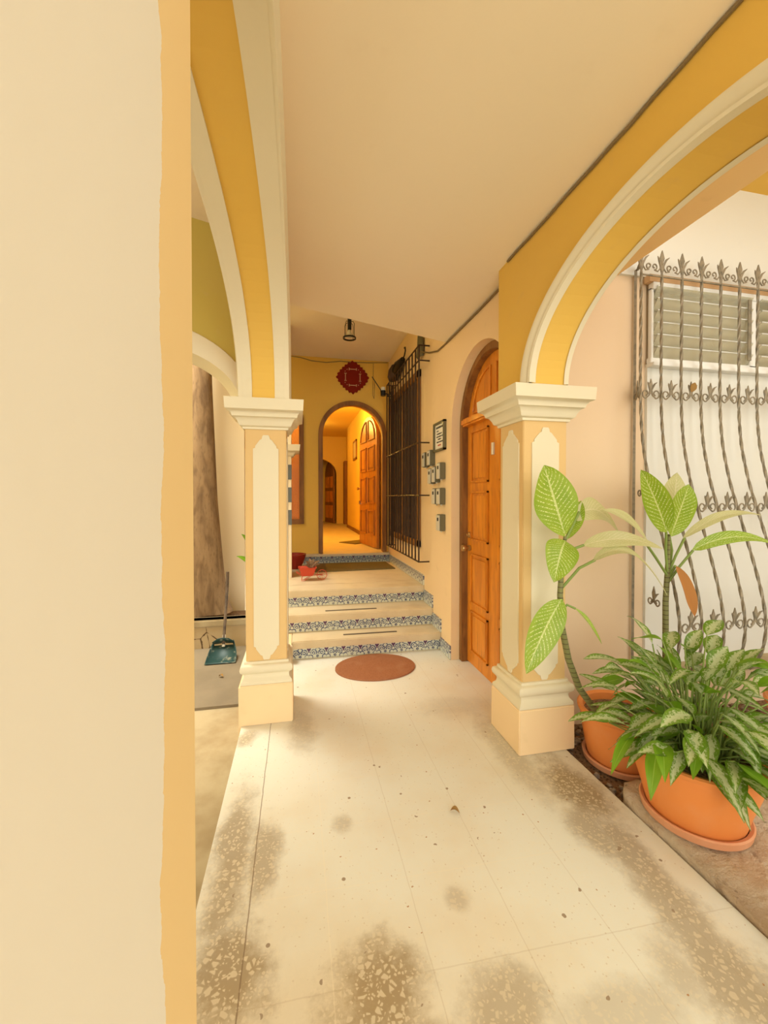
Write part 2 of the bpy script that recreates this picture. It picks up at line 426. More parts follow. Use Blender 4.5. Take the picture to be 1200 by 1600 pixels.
arcade('wall_right_arcade', 1.205, 1.408, 1.15, .80, .50, 2.0, -.2, 2.32, 2.80, -1)
arcade('wall_left_arcade', -.325, -.072, 1.49, 1.11, .53, 2.3, -.2, 3.0, 3.2, 1)
# white soffit bands on the left arch, as wide as in the photo
def soffit_band(wall, xa, xb, c, a, b, ex):
    rows = []
    for i in range(57):
        t = PI * i / 56
        y1, z1 = arc(c, 2.02, a - .008, b - .008, 1, t, t, ex)[0]; y2, z2 = arc(c, 2.02, a + .002, b + .002, 1, t, t, ex)[0]
        rows.append([(xa, y2, z2), (xa, y1, z1), (xb, y1, z1), (xb, y2, z2)])
    mb = MB(); mb.grid(rows); mb.build('soffit_band', 'trim', wall)
lw = bpy.data.objects['wall_left_arcade']
soffit_band(lw, -.135, -.062, 1.49, 1.11, .53, 2.3); soffit_band(lw, -.33, -.268, 1.49, 1.11, .53, 2.3)

def PANEL(hw, z0, z1):
    """tall panel outline with stepped, pointed ends"""
    q = [(-hw, .086), (-hw + .013, .080), (-hw + .014, .068), (-.036, .030), (-.025, .025), (-.022, .010), (-.016, 0)]
    low = [(a, z0 + b) for a, b in q]; low += [(-a, b) for a, b in reversed(low)]
    return low + [(a, z1 - (b - z0)) for a, b in reversed(low)]
def pillar(label, cx, cy, w, d, zb=0, shaftmat='shaft', panels=True):
    t = empty('arcade_pillar', (cx, cy, zb)); tag(t, label, 'pillar')
    x0, x1, y0, y1 = -w / 2, w / 2, -d / 2, d / 2
    mb = MB(); mb.box(x0, x1, y0, y1, .38 - zb, 1.86 - zb); mb.build('shaft', shaftmat, t, bevel=.004)
    mb = MB(); mb.loft(x0, x1, y0, y1, [(-.0, .038), (.245 - zb, .036), (.252 - zb, .03)]); mb.build('plinth', 'peach', t, bevel=.006)
    pr = [(.25, .032), (.262, .032), (.268, .030), (.282, .016), (.300, .012), (.312, .014), (.318, .022), (.328, .032), (.345, .036), (.362, .032), (.370, .022), (.374, .012), (.388, .010), (.39, -.005)]
    mb = MB(); mb.loft(x0, x1, y0, y1, [(z - zb, o) for z, o in pr]); mb.build('base_moulding', 'trim', t, smooth=True)
    pr = [(1.845, -.01), (1.845, .012), (1.858, .014), (1.862, .022), (1.868, .032), (1.885, .038), (1.905, .05), (1.912, .062), (1.915, .068), (1.93, .072), (1.945, .084), (1.950, .098), (1.953, .104), (2.02, .108), (2.022, .10)]
    mb = MB(); mb.loft(x0, x1, y0, y1, [(z - zb, o) for z, o in pr]); mb.build('capital', 'trim', t, smooth=True)
    if panels:
        P = PANEL(w * .31, .395 - zb, 1.81 - zb)
        MB().prism(P, fXZ, y0 - .006, y0 + .002).build('panel', 'trim', t)
        MB().prism(PANEL(d * .35, .395 - zb, 1.81 - zb), fYZ, x0 - .006, x0 + .002).build('panel', 'trim', t)
        MB().prism(PANEL(d * .35, .395 - zb, 1.81 - zb), fYZ, x1 - .002, x1 + .006).build('panel', 'trim', t)
    return t
pillar('yellow pillar with cream panels beside the brown wooden door', 1.355, 2.19, .27, .26)
pillar('yellow pillar with long cream panel at the left edge of the stairs', -.195, 2.815, .25, .27, 0)
pillar('near pillar painted cream with brushed yellow edge, filling the left of the photo', -.195, .168, .25, .275, 0, 'nearpaint', False)
pillar('pillar holding the near end of the garden arch', 1.355, .21, .27, .26)
# the plinths of the left row reach down past the walkway edge
MB().box(-.362, -.345, 2.645, 2.985, -.12, .24).build('trim_1', 'peach').__setitem__('kind', 'structure')
MB().box(-.362, -.345, .0, .34, -.12, .24).build('trim_2', 'peach').__setitem__('kind', 'structure')

# ------------------------------------------------------------------ right wall with arched door recess
c, r, zs = 2.83, .53, 2.0
out = [(5.95, 0), (5.95, 3.4), (2.33, 3.4), (2.33, 2.0)]
out = [(2.25, 0), (c - r, 0)] + list(reversed(arc(c, zs, r, .56, 30))) + [(c + r, 0), (5.95, 0), (5.95, 3.4), (2.25, 3.4)]
struct(MB().prism(out, fYZ, 1.305, 1.50).build('wall_right', 'peach'))
# fill above corridor ceiling line stays the same wall; garden wall (grille wall)
struct(MB().box(1.49, 5.0, 2.32, 2.50, -.2, 3.7).build('wall_garden', 'gardenpeach'))
struct(MB().box(2.262, 5.0, 2.300, 2.325, .30, 2.30).build('wall_garden_panel', 'white'))
struct(MB().box(1.95, 5.0, 2.300, 2.325, 2.87, 3.55).build('wall_garden_upper', 'white'))

# door 1
dt = empty('door_1', (1.40, c, 0)); struct(dt)
fr = [(c + r - .0, 0)] + arc(c, zs, r, .56, 30) + [(c - r, 0), (c - r + .055, 0)] + list(reversed(arc(c, zs, r - .055, .505, 30))) + [(c + r - .055, 0)]
fr = [(a - c, b) for a, b in fr]
MB().prism(fr, fYZ, -.02, .09).build('door_frame', 'wood_dark', dt, bevel=.004)
L0, L1 = -r + .055, r - .055
MB().box(.035, .075, L0, L1, .012, 2.02).build('door_leaf', 'wood', dt)
lf = bpy.data.objects['door_leaf']
def raised(mbx, y0, y1, z0, z1, x, d=.02, rim=.016):
    """panel moulding ring plus raised centre towards -x"""
    for (a0, a1, b0, b1) in ((y0, y1, z0, z0 + rim), (y0, y1, z1 - rim, z1), (y0, y0 + rim, z0, z1), (y1 - rim, y1, z0, z1)):
        mbx.box(x - d * .8, x, a0, a1, b0, b1)
    mbx.box(x - d * .5, x, y0 + .035, y1 - .035, z0 + .035, z1 - .035)
for (ya, yb) in ((L1 - .085 - .315, L1 - .085), (L0 + .085, L0 + .085 + .28)):
    for (za, zb) in ((.12, .47), (.53, .95), (1.06, 1.47), (1.54, 1.97)):
        mb = MB(); raised(mb, ya, yb, za, zb, .036); mb.build('panel', 'wood', lf, bevel=.003)
MB().box(-.03, .07, L0 - .01, L1 + .01, 2.02, 2.085).build('transom_rail', 'wood', dt, bevel=.015)
MB().prism(arc(0, 2.08, L1, .45, 30), fYZ, .035, .07).build('transom_panel', 'wood', dt)
for sgn in (-1, 1):
    pts = [(sgn * .05, 2.12)] + [(sgn * (.05 + .30 * math.cos(t)), 2.12 + .30 * math.sin(t)) for t in [PI / 2 * i / 14 for i in range(15)]]
    MB().tube([(.03, a, b) for a, b in pts] + [(.03, pts[0][0], pts[0][1])], .011, 6).build('transom_moulding', 'wood', dt, smooth=True)
kb = MB(); kb.lathe([(0, 0), (.026, .002), (.026, .010), (.012, .014), (.012, .035), (.028, .045), (.032, .058), (.026, .072), (0, .078)], n=20)
bmesh.ops.transform(kb.b, matrix=Matrix.Translation((.034, L1 - .05, .99)) @ Matrix.Rotation(-PI / 2, 4, 'Y'), verts=kb.b.verts)
o = kb.build('door_knob', 'brass', lf, smooth=True); o['label'] = 'brass round door knob'
kb = MB(); kb.lathe([(0, 0), (.026, .002), (.024, .014), (.015, .018), (.013, .03), (0, .032)], n=18)
bmesh.ops.transform(kb.b, matrix=Matrix.Translation((.034, L1 - .05, 1.10)) @ Matrix.Rotation(-PI / 2, 4, 'Y'), verts=kb.b.verts)
kb.build('deadbolt', 'brass', lf, smooth=True)
MB().box(.024, .036, L1 - .485, L1 - .455, 1.74, 1.83).build('number_plate', 'paper', lf)

# ------------------------------------------------------------------ stairs
def step(label, yf, yb, z0, z1, xl, xr=1.305):
    t = empty('stair_step', ((xl + xr) / 2, yf, z0)); tag(t, label, 'step', 'steps up to the landing')
    ox, oy, oz = t.location
    sk = .010
    MB().prism([(xl - ox, .022), (xr - ox, 0.0), (xr - ox, yb - oy), (xl - ox, yb - oy)], fXY, 0, z1 - z0 - .068).build('riser', tilemat('riser tiles', 0, .0, z1 - z0 - .066), t)
    MB().prism([(xl - ox, .0), (xr - ox, -.022), (xr - ox, yb - oy), (xl - ox, yb - oy)], fXY, z1 - z0 - .068, z1 - z0).build('tread', 'tread', t, bevel=.008)
    return t
s1 = step('bottom stair step with blue patterned riser, behind the oval doormat', 3.625, 3.885, 0, .163, -.055)
s2 = step('middle stair step with a dark anti-slip strip', 3.86, 4.175, .163, .326, -.35)
s3 = step('top stair step edging the landing, under the red wheelbarrow', 4.15, 4.42, .326, .489, -.30)
for t in (s1, s2):
    MB().prism([(-.27 + .05, .085), (.28, .075), (.28, .105), (-.27 + .05, .115)], fXY, .1625, .1650).build('anti_slip_strip', 'strip', t)
struct(MB().box(-.35, -.056, 3.55, 3.86, 0, .163).build('trim_stair_cheek', 'peach'))
struct(MB().box(-.35, 1.3, 3.86, 4.2, 0, .16).build('floor_stair_core', 'tread'))
# stepped skirting of tiles on the right wall
sk = MB()
for (ya, yb, za, zb) in ((3.28 + .08, 3.60, 0, .12), (3.60, 3.83, .163, .285), (3.84, 4.12, .326, .45), (4.13, 5.78, .489, .60)):
    sk.box(1.292, 1.306, ya, yb, za, zb)
struct(sk.build('baseboard_right', tilemat('skirting tiles', 1, 0, .1632, (.66, .68, .58))))
# sill step at the back doorway
sl = empty('trim_3', (.70, 5.80, .489)); struct(sl)
MB().box(-.62, .605, .0, .10, 0, .10).build('riser', tilemat('sill riser tiles', 0, 0, .105, (.45, .48, .38)), sl)
MB().box(-.62, .605, -.025, .12, .10, .132).build('sill_slab', 'tread', sl, bevel=.006)

# ------------------------------------------------------------------ back wall (doorway and arched window)
yb0, yb1 = 5.88, 6.15
dc, dr, dzs = .78, .47, 2.31
seg = MB()
door_arc = arc(dc, dzs, dr, dr, 30)
seg.prism([(1.5, .45), (1.5, 3.45), (.16, 3.45), (.16, .45), (dc - dr, .45)] + list(reversed(door_arc)) + [(dc + dr, .45)], fXZ, yb0, yb1)
wc, wr, wz0, wzs = -.205, .27, 1.07, 2.50
seg.prism([(wc + wr, wz0), (.16, wz0), (.16, 3.45), (-1.0, 3.45), (-1.0, wz0), (wc - wr, wz0)] + list(reversed(arc(wc, wzs, wr, wr, 24))), fXZ, yb0, yb1)
seg.box(-1.0, .16, yb0, yb1, .3, wz0)
struct(seg.build('wall_back', 'lobby'))
def archframe(mb, c, zs, r, w, z0, y0, y1, sill=False):
    p = [(c + r, z0)] + arc(c, zs, r, r, 30) + [(c - r, z0), (c - r + w, z0)] + list(reversed(arc(c, zs, r - w, r - w, 30))) + [(c + r - w, z0)]
    mb.prism(p, fXZ, y0, y1)
    if sill: mb.box(c - r, c + r, y0, y1, z0 - w, z0)
    return mb
d2 = empty('door_2', (0, 0, 0)); struct(d2)
archframe(MB(), dc, dzs, dr + .022, .062, .625, 5.845, 5.94).build('door_frame', 'wood_dark', d2, bevel=.004)
w1 = empty('window_1', (0, 0, 0)); struct(w1)
archframe(MB(), wc, wzs, wr + .022, .065, 1.11, 5.845, 5.93, True).build('window_frame', 'wood_dark', w1, bevel=.004)
g2 = Mat('amber textured glass', (.9, .45, .06), .35); g2.b.inputs['Transmission Weight'].default_value = .7; g2.bump(g2.noise(60, 2), .6, .01)
MB().prism([(wc - wr + .03, 1.10), (wc + wr - .03, 1.10)] + arc(wc, wzs, wr - .03, wr - .03, 20), fXZ, 5.90, 5.91).build('pane', g2.m, w1)
# open leaf of the back doorway, hinged on the right jamb, swung inwards
ang = math.atan2(.93, -.14)
lt = empty('leaf', (1.235, 6.20, .62)); lt.parent = d2; lt.rotation_euler = (0, 0, ang)
LW = .90
h = 1.69
pts = [(0, .01), (LW, .01), (LW, h)] + [(LW / 2 + LW / 2 * math.cos(t), h + .42 * math.sin(t)) for t in [PI * i / 24 for i in range(1, 24)]] + [(0, h)]
MB().prism(pts, fXZ, 0, .045).build('leaf_board', 'leafwood', lt)
lb = [o for o in lt.children][0]
for (xa, xb) in ((.09, .40), (.50, .81)):
    for (za, zb) in ((.20, .60), (.70, 1.13), (1.22, 1.62)):
        for side in (0, 1):
            mb = MB(); y_ = .045 if side else -.014
            rim = .022
            for (a0, a1, b0, b1) in ((xa, xb, za, za + rim), (xa, xb, zb - rim, zb), (xa, xa + rim, za, zb), (xb - rim, xb, za, zb)): mb.box(a0, a1, y_, y_ + .014, b0, b1)
            mb.box(xa + .05, xb - .05, y_ + .004, y_ + .010, za + .05, zb - .05)
            if side: mb.build('door_panel', 'leafwood', lb, bevel=.004)
for sgn in (-1, 1):
    cx_ = .45 + sgn * .05
    pts = [(cx_, 1.72)] + [(cx_ + sgn * .31 * math.cos(t), 1.72 + .32 * math.sin(t)) for t in [PI / 2 * i / 12 for i in range(13)]] + [(cx_, 1.72)]
    MB().tube([(a, .05, b) for a, b in pts], .012, 6).build('arched_panel_moulding', 'wood_dark', lb, smooth=True)
kb = MB(); kb.lathe([(0, 0), (.02, .002), (.012, .02), (.03, .04), (.03, .055), (0, .065)], n=16)
bmesh.ops.transform(kb.b, matrix=Matrix.Translation((LW - .05, .045, .95)) @ Matrix.Rotation(-PI / 2, 4, 'X'), verts=kb.b.verts); kb.build('door_knob', 'brass', lb, smooth=True)
MB().box(LW - .07, LW - .03, .045, .07, .68, .74).build('latch', 'brass', lb)
# interior room behind
struct(MB().box(1.30, 1.45, 6.15, 10.9, .45, 3.3).build('wall_interior_right', 'orange'))
struct(MB().box(1.46, 1.6, 10.9, 12.6, .45, 3.3).build('wall_interior_alcove', 'orange'))
struct(MB().box(-.75, -.6, 6.15, 12.6, .45, 3.3).build('wall_interior_left', 'orange'))
wb = MB(); wb.prism([(1.6, .45), (1.6, 3.3), (-.7, 3.3), (-.7, .45), (.10, .45)] + list(reversed(arc(.63, 2.10, .53, .48, 24))) + [(1.16, .45)], fXZ, 12.5, 12.65)
struct(wb.build('wall_interior_back', 'orange'))
struct(MB().box(-.8, 1.7, 13.9, 14.0, .45, 3.3).build('wall_interior_far', 'orange'))
struct(MB().box(-.95, -.8, 12.5, 14.0, .45, 3.4).build('wall_interior_far_left', 'orange'))
struct(MB().box(1.6, 1.75, 10.9, 14.0, .45, 3.4).build('wall_interior_far_right', 'orange'))
struct(MB().box(-.8, 1.7, 12.6, 14.0, .45, .62).build('floor_interior_far', 'tread'))
struct(MB().box(-.8, 1.7, 12.6, 14.0, 3.3, 3.4).build('ceiling_interior_far', 'orange'))
struct(MB().box(1.36, 1.46, 12.1, 12.5, .62, 2.5).build('trim_4', 'wood_dark'))
d3 = empty('door_3', (1.12, 12.66, .62), math.atan2(.9, -.22)); struct(d3)
MB().prism([(0, .01), (.85, .01), (.85, 1.5)] + [(.425 + .425 * math.cos(t), 1.5 + .42 * math.sin(t)) for t in [PI * i / 16 for i in range(1, 16)]] + [(0, 1.5)], fXZ, 0, .045).build('door_leaf', 'wood_dark', d3)
for (xa, xb) in ((.08, .38), (.47, .77)):
    for (za, zb) in ((.15, .55), (.65, 1.0), (1.1, 1.45)):
        MB().box(xa, xb, .045, .06, za, zb).build('door_panel', 'wood', d3, bevel=.006)
struct(MB().box(1.285, 1.302, 6.9, 10.9, .62, .70).build('baseboard_interior', 'wood_dark'))
pf = empty('picture_frame', (1.285, 9.34, 2.50)); tag(pf, 'small upright picture in a thin wooden frame on the orange inner wall', 'picture')
fm = MB()
for (a0, a1, b0, b1) in ((-.26, .26, -.22, -.18), (-.26, .26, .18, .22), (-.26, -.22, -.22, .22), (.22, .26, -.22, .22)): fm.box(-.012, .012, a0, a1, b0, b1)
fm.build('frame', 'wood_dark', pf); MB().box(-.004, .008, -.22, .22, -.18, .18).build('print', 'palecurtain', pf)
cl = empty('ceiling_lamp', (.30, 7.6, 3.18)); tag(cl, 'warm ceiling lamp lighting the room past the arched back doorway', 'lamp')
MB().lathe([(0, .08), (.06, .08), (.06, .05), (.02, .04), (.02, .02)], n=20).build('lamp_base', 'brass', cl, smooth=True)
bm_ = Mat('lit lamp glass', (1, .7, .3), .4); bm_.b.inputs['Emission Color'].default_value = (1, .5, .12, 1); bm_.b.inputs['Emission Strength'].default_value = 6
MB().lathe([(0, -.09), (.05, -.075), (.075, -.03), (.06, .01), (.02, .03)], n=20).build('lamp_shade', bm_.m, cl, smooth=True)
point('ceiling_lamp_light', (.30, 7.6, 2.85), 90, (1, .68, .13))
point('far_room_light', (.3, 10.2, 2.9), 12, (1, .66, .16))
rug = MB(); rug.box(-.30, .30, -.2, .2, 0, .012); o = rug.build('inner_doormat', 'matolive'); o.location = (1.07, 7.25, .62); o.rotation_euler = (0, 0, math.radians(38)); tag(o, 'dark mat corner peeking from behind the open arched door', 'doormat')

# ------------------------------------------------------------------ landing left side, patio, side passage
#[(-3.2, -.12), (-3.2, 3.2), (-.15 + .0, 3.2), (-.15, 2.02), (-.34 - .0, 2.02)] , lambda a, b, d: (0, 0, 0), 0, 0) if False else None
# skewed wall with a low arch between passage and patio; a measured along the skew line, arch centre near x=-0.92
A = lambda xx: (xx - P0.x) / PD.x
c_, a_, b_ = A(-.93), .585, .36
pts = [(A(-3.2), -.12), (A(-3.2), 3.4), (A(-.12), 3.4), (A(-.12), 2.02)] + arc(c_, 2.02, a_, b_, 30, 0, PI, 2.2) + [(c_ - a_, -.12)]
wall = struct(MB().prism(pts, fSK, 0, .20).build('wall_passage', 'olive'))
rows = []
for i in range(41):
    t = PI * i / 40; row = []
    for o_, p in ((-.008, .2), (-.008, -.02), (.02, -.026), (.05, -.03), (.09, -.026), (.13, -.018), (.14, 0)):
        q = arc(c_, 2.02, a_ + o_ * .6, b_ + o_, 1, t, t, 2.2)[0]; row.append(fSK(q[0], q[1], p))
    rows.append(row)
MB().grid(rows).build('arch_moulding', 'trim', wall, smooth=True)
struct(MB().prism([(A(-.325), 2.985), (A(1.30), 2.985), (A(1.30), 3.45), (A(-.325), 3.45)], fSK, -.16, -.004).build('wall_slab_edge', 'ceiling'))
struct(MB().box(-3.35, -3.2, .4, 5.3, -.2, 3.4).build('wall_left', 'olive'))  # unseen wall added to keep daylight out of the side passage
struct(MB().box(-3.2, -.62, 5.12, 5.3, -.1, 4.4).build('wall_patio', 'cream'))
struct(MB().box(-1.0, -.62, 5.3, 5.9, -.1, 3.45).build('wall_landing_left', 'lobby'))
# planter
pl = empty('tree_planter', (-1.9, 4.38, -.10)); tag(pl, 'low cracked masonry planter holding the tree trunk', 'planter')
cm = Mat('cracked planter render', (.50, .38, .22), .85)
cm.mix(cm.noise(4, 5).ramp(.45, .7) * .5, (.40, .29, .14)); cr = cm.voro(3.1, 'DISTANCE_TO_EDGE'); cm.mix((cr + (cm.noise(20, 3) - .5) * .05).lt(.008), (.10, .06, .03))
MB().box(-1.3, 1.52, 0, .10, 0, .285).build('front_wall', cm.m, pl)
MB().box(-1.3, 1.53, -.015, .12, .215, .285).build('coping', 'sandy', pl, bevel=.01)
MB().box(-1.3, 1.50, .10, .73, 0, .17).build('soil', 'soil', pl)
# tree trunk
tr = MB(); n = 26; rings = []
for i, (z, cx, cy, r0) in enumerate([(.172, -1.00, 4.78, .26), (.25, -1.01, 4.78, .245), (.5, -1.02, 4.78, .22), (.9, -1.03, 4.78, .20), (1.4, -1.045, 4.78, .182), (2.0, -1.055, 4.79, .165), (2.7, -1.07, 4.80, .15), (3.5, -1.07, 4.82, .14), (4.6, -1.05, 4.85, .13)]):
    ring = []
    for k in range(n):
        th = 2 * PI * k / n
        lob = 1 + (.16 * math.exp(-i * .7) + .03) * math.cos(3 * th + .8) + .02 * math.sin(7 * th + i)
        ring.append((cx + r0 * lob * math.cos(th), cy + r0 * lob * math.sin(th), z))
    ring.append(ring[0]); rings.append(ring)
tr.grid(rings); bmesh.ops.remove_doubles(tr.b, verts=tr.b.verts, dist=.0005)
tt = empty('tree', (-1.02, 4.78, .17)); o = tr.build('trunk', 'bark', tt, smooth='all'); o.location = (1.02, -4.78, -.17)
tag(tt, 'tall bare tree trunk growing from the low planter in the patio', 'tree')

# leaves
def leaf(mb, base, tip, w, sag=.1, nrm=(0, -1, .3), fold=.25, nl=10, nw=6, peak=.42, wave=.0, pw=.95):
    b = Vector(base); t = Vector(tip); d = t - b; L = d.length
    N = Vector(nrm).normalized(); side = d.cross(N).normalized(); N = side.cross(d).normalized()
    uvl = mb.b.loops.layers.uv.verify()
    R = []; ph = random.random() * 6
    for i in range(nl + 1):
        s = i / nl
        p = b + d * s + Vector((0, 0, 1)) * (4 * s * (1 - s) * sag * L)
        q = s ** (math.log(.5) / math.log(peak))
        hw = w / 2 * max(.02, math.sin(PI * min(1, q)) ** pw) if s < 1 else w * .005
        row = []
        for j in range(nw + 1):
            u = j / nw * 2 - 1
            off = N * (abs(u) * hw * fold) + side * (u * hw) + N * wave * w * math.sin(9 * s + ph + (0 if u > 0 else 2)) * u * u
            row.append((mb.b.verts.new(p + off), (j / nw, s)))
        R.append(row)
    for a, c2 in zip(R, R[1:]):
        for j in range(nw):
            q = [a[j], a[j + 1], c2[j + 1], c2[j]]
            f = mb.b.faces.new([v for v, _ in q])
            for lp, (_, uvv) in zip(f.loops, q): lp[uvl].uv = uvv
    return mb
# patio plant glimpsed beside the pillar
pp = empty('patio_plant', (-.47, 4.62, .17)); tag(pp, 'green strap-leaved plant peeking out beside the left pillar', 'plant')
mb = MB()
for (tx, ty, tz, sg) in ((-.175, -.02, .62, .12), (-.12, -.04, .86, .10), (.12, .02, .9, .15), (.15, -.1, .7, .2), (0, -.1, .95, .1)):
    leaf(mb, (0, 0, tz * .80), (tx, ty, tz), .055, sg, (0, -1, .9), peak=.4)
mb.build('leaves', 'aglagreen', pp, smooth='all'); MB().tube([(0, 0, 0), (0.01, 0, .4), (0, 0, .68)], .012).build('stem', 'stem', pp)

# dustpan
dp = empty('dustpan', (-.695, 4.05, -.10)); tag(dp, 'dark green long-handled dustpan leaning against the low planter', 'dustpan')
pan = MB(); rows = []
for i in range(9):
    s = i / 8; yy = -.12 + .20 * s; zz = .006 + .10 * s ** 2.2; hw = .135 - .045 * s ** 3
    rows.append([(-hw, yy, zz + .05 * s), (-hw * .97, yy, zz), (0, yy, zz), (hw * .97, yy, zz), (hw, yy, zz + .05 * s)])
pan.grid(rows)
pan.grid([[(-.09, .08, .106 + .02), (-.05, .085, .125), (0, .09, .13), (.05, .085, .125), (.09, .08, .126)], [(-.10, .05, .15), (-.05, .04, .185), (0, .035, .195), (.05, .04, .185), (.10, .05, .15)]])
o = pan.build('pan', 'teal', dp, smooth='all'); md = o.modifiers.new('solid', 'SOLIDIFY'); md.thickness = .006
o = MB().tube([(0, .06, .12), (0, .16, .33), (.0, .285, .62)], .014, 8)
o.tube([(.0, .285, .62), (.002, .30, .77)], .016, 8); o.build('handle', 'stick', dp, smooth=True)
MB().tube([(0, .055, .10), (0, .10, .20)], .015, 8).build('handle_socket', 'paper', dp)

# far pilaster on the landing's left edge with three slate plaques
fp = empty('landing_pilaster', (-.185, 4.95, .489)); tag(fp, 'slim cream pilaster with three grey plaques behind the left pillar', 'pilaster')
MB().box(-.115, .115, -.11, .11, 0, 2.9).build('shaft', 'cream', fp, bevel=.003)
MB().loft(-.115, .115, -.11, .11, [(1.40, .0), (1.41, .02), (1.43, .03), (1.45, .05), (1.46, .09), (1.53, .10)]).build('capital', 'trim', fp, smooth=True)
for z in (1.22, .96, .70): MB().box(.0, .118, -.118, -.108, z - .085, z + .085).build('plaque', 'plaque', fp)

# ------------------------------------------------------------------ landing things
o = MB().prism([(.21, 5.12), (1.24, 5.17), (1.225, 5.72), (.13, 5.76)], fXY, .489, .501).build('long_doormat', 'matolive', origin=(.7, 5.4, .489)); tag(o, 'long dark olive doormat on the landing before the back doorway', 'doormat')
o = MB().lathe([(0, 0), (1, 0), (1, .010), (.985, .013), (0, .013)], n=64, sx=.335, sy=.262).build('oval_doormat', 'mat'); o.location = (.632, 3.345, .0005); tag(o, 'oval rust-brown doormat at the foot of the stairs', 'doormat')
rp = empty('red_pot', (-.045, 5.48, .489)); tag(rp, 'dark red round pot in the corner of the landing', 'pot')
MB().lathe([(0, 0), (.07, 0), (.10, .04), (.135, .12), (.15, .17), (.15, .19), (.13, .19), (.115, .15), (0, .14)], n=28).build('bowl', 'redpot', rp, smooth=True)
# wheelbarrow planter
wbw = empty('wheelbarrow_planter', (.10, 4.66, .489)); tag(wbw, 'small red toy wheelbarrow planter with thin wire wheels on the landing', 'planter')
b = MB(); b.loft(-.05, .06, -.04, .04, [(.055, 0), (.075, .012), (.14, .035), (.15, .045), (.15, .038), (.085, .005)], cap=True); b.build('tray', 'redmetal', wbw)
def ringpts(c, r, n=20, ax='y', a0=0, a1=2 * PI): return [(c[0] + r * math.cos(a0 + (a1 - a0) * i / n), c[1], c[2] + r * math.sin(a0 + (a1 - a0) * i / n)) for i in range(n + 1)]
wm = MB(); wm.tube(ringpts((.165, 0, .058), .055), .0035, 5)
for i in range(5):
    a = PI * i / 5; wm.tube([(.165 + .055 * math.cos(a), 0, .058 + .055 * math.sin(a)), (.165 - .055 * math.cos(a), 0, .058 - .055 * math.sin(a))], .0015, 4)
wm.build('wheel', 'redmetal', wbw)
fr_ = MB()
for s_ in (-.035, .035):
    fr_.tube([(.165, s_ * .3, .058), (.08, s_, .06), (-.05, s_, .055), (-.06, s_, .004), (-.03, s_, .004), (.04, s_, .05)], .003, 5)
    fr_.tube([(-.05, s_, .055), (-.12, s_, .10)], .003, 5)
fr_.build('wire_frame', 'redmetal', wbw)
lm = MB()
for i in range(14):
    a = random.random() * 2 * PI; leaf(lm, (.04, 0, .13), (.06 + .09 * math.cos(a), .07 * math.sin(a), .17 + random.random() * .08), .03, .2)
lm.build('foliage', 'soil', wbw)

# lantern
lan = empty('ceiling_lantern', (.555, 4.45, 3.4)); tag(lan, 'black iron lantern hanging from the landing ceiling', 'lamp')
MB().box(-.018, .018, -.03, .03, -.17, 0).build('strap', 'black', lan)
cg = MB()
cg.lathe([(.062, -.245), (.072, -.245), (.072, -.260), (.06, -.260), (.062, -.245)], n=24)
for k in range(4):
    a = PI / 4 + k * PI / 2; cx2, cy2 = .065 * math.cos(a), .065 * math.sin(a)
    cg.tube([(0, 0, -.08), (cx2 * .8, cy2 * .8, -.085), (cx2, cy2, -.11), (cx2, cy2, -.25)], .003, 5)
cg.build('cage', 'black', lan, smooth=True)
MB().lathe([(0, -.16), (.018, -.16), (.02, -.19), (.045, -.235), (0, -.235)], n=20).build('bulb', 'bulb', lan, smooth=True)

# red felt ornament
og = empty('wall_ornament', (.778, 5.868, 3.14)); tag(og, 'dark red diamond-shaped felt ornament above the arched back doorway', 'wall decoration')
pts = []
for k in range(96):
    a = 2 * PI * k / 96
    rr = .228 / (abs(math.cos(a)) ** 1.35 + abs(math.sin(a)) ** 1.35) ** (1 / 1.35)
    rr *= 1 + (.05 if k % 4 < 2 else -.02)
    pts.append((rr * math.cos(a), rr * math.sin(a)))
MB().prism(pts, fXZ, -.006, .010).build('felt', 'redfelt', og)
for k in range(4):
    a = k * PI / 2; cx2, cz2 = .105 * math.cos(a), .115 * math.sin(a); tx, tz = -math.sin(a), math.cos(a)
    b = MB(); b.tube([(cx2 - tx * .038, -.007, cz2 - tz * .038), (cx2 + tx * .038, -.007, cz2 + tz * .038)], .0065, 6)
    for sg in (-1, 1):
        for s2 in (-1, 1):
            ex_ = cx2 + tx * sg * .045; ez = cz2 + tz * sg * .045
            b.tube([(ex_, -.007, ez), (ex_ + (tx * sg * .010 + math.cos(a) * s2 * .015), -.007, ez + (tz * sg * .010 + math.sin(a) * s2 * .015))], .0075, 6)
    b.build('bone_cutout', 'pinkfelt', og)
for k in range(4):
    a = PI / 4 + k * PI / 2
    for s2 in (-.02, .02):
        MB().tube([(.135 * math.cos(a) - s2 * math.sin(a), -.007, .135 * math.sin(a) + s2 * math.cos(a) - .006), (.135 * math.cos(a) - s2 * math.sin(a), -.007, .135 * math.sin(a) + s2 * math.cos(a) + .006)], .006, 6).build('heart_cutout', 'pinkfelt', og)

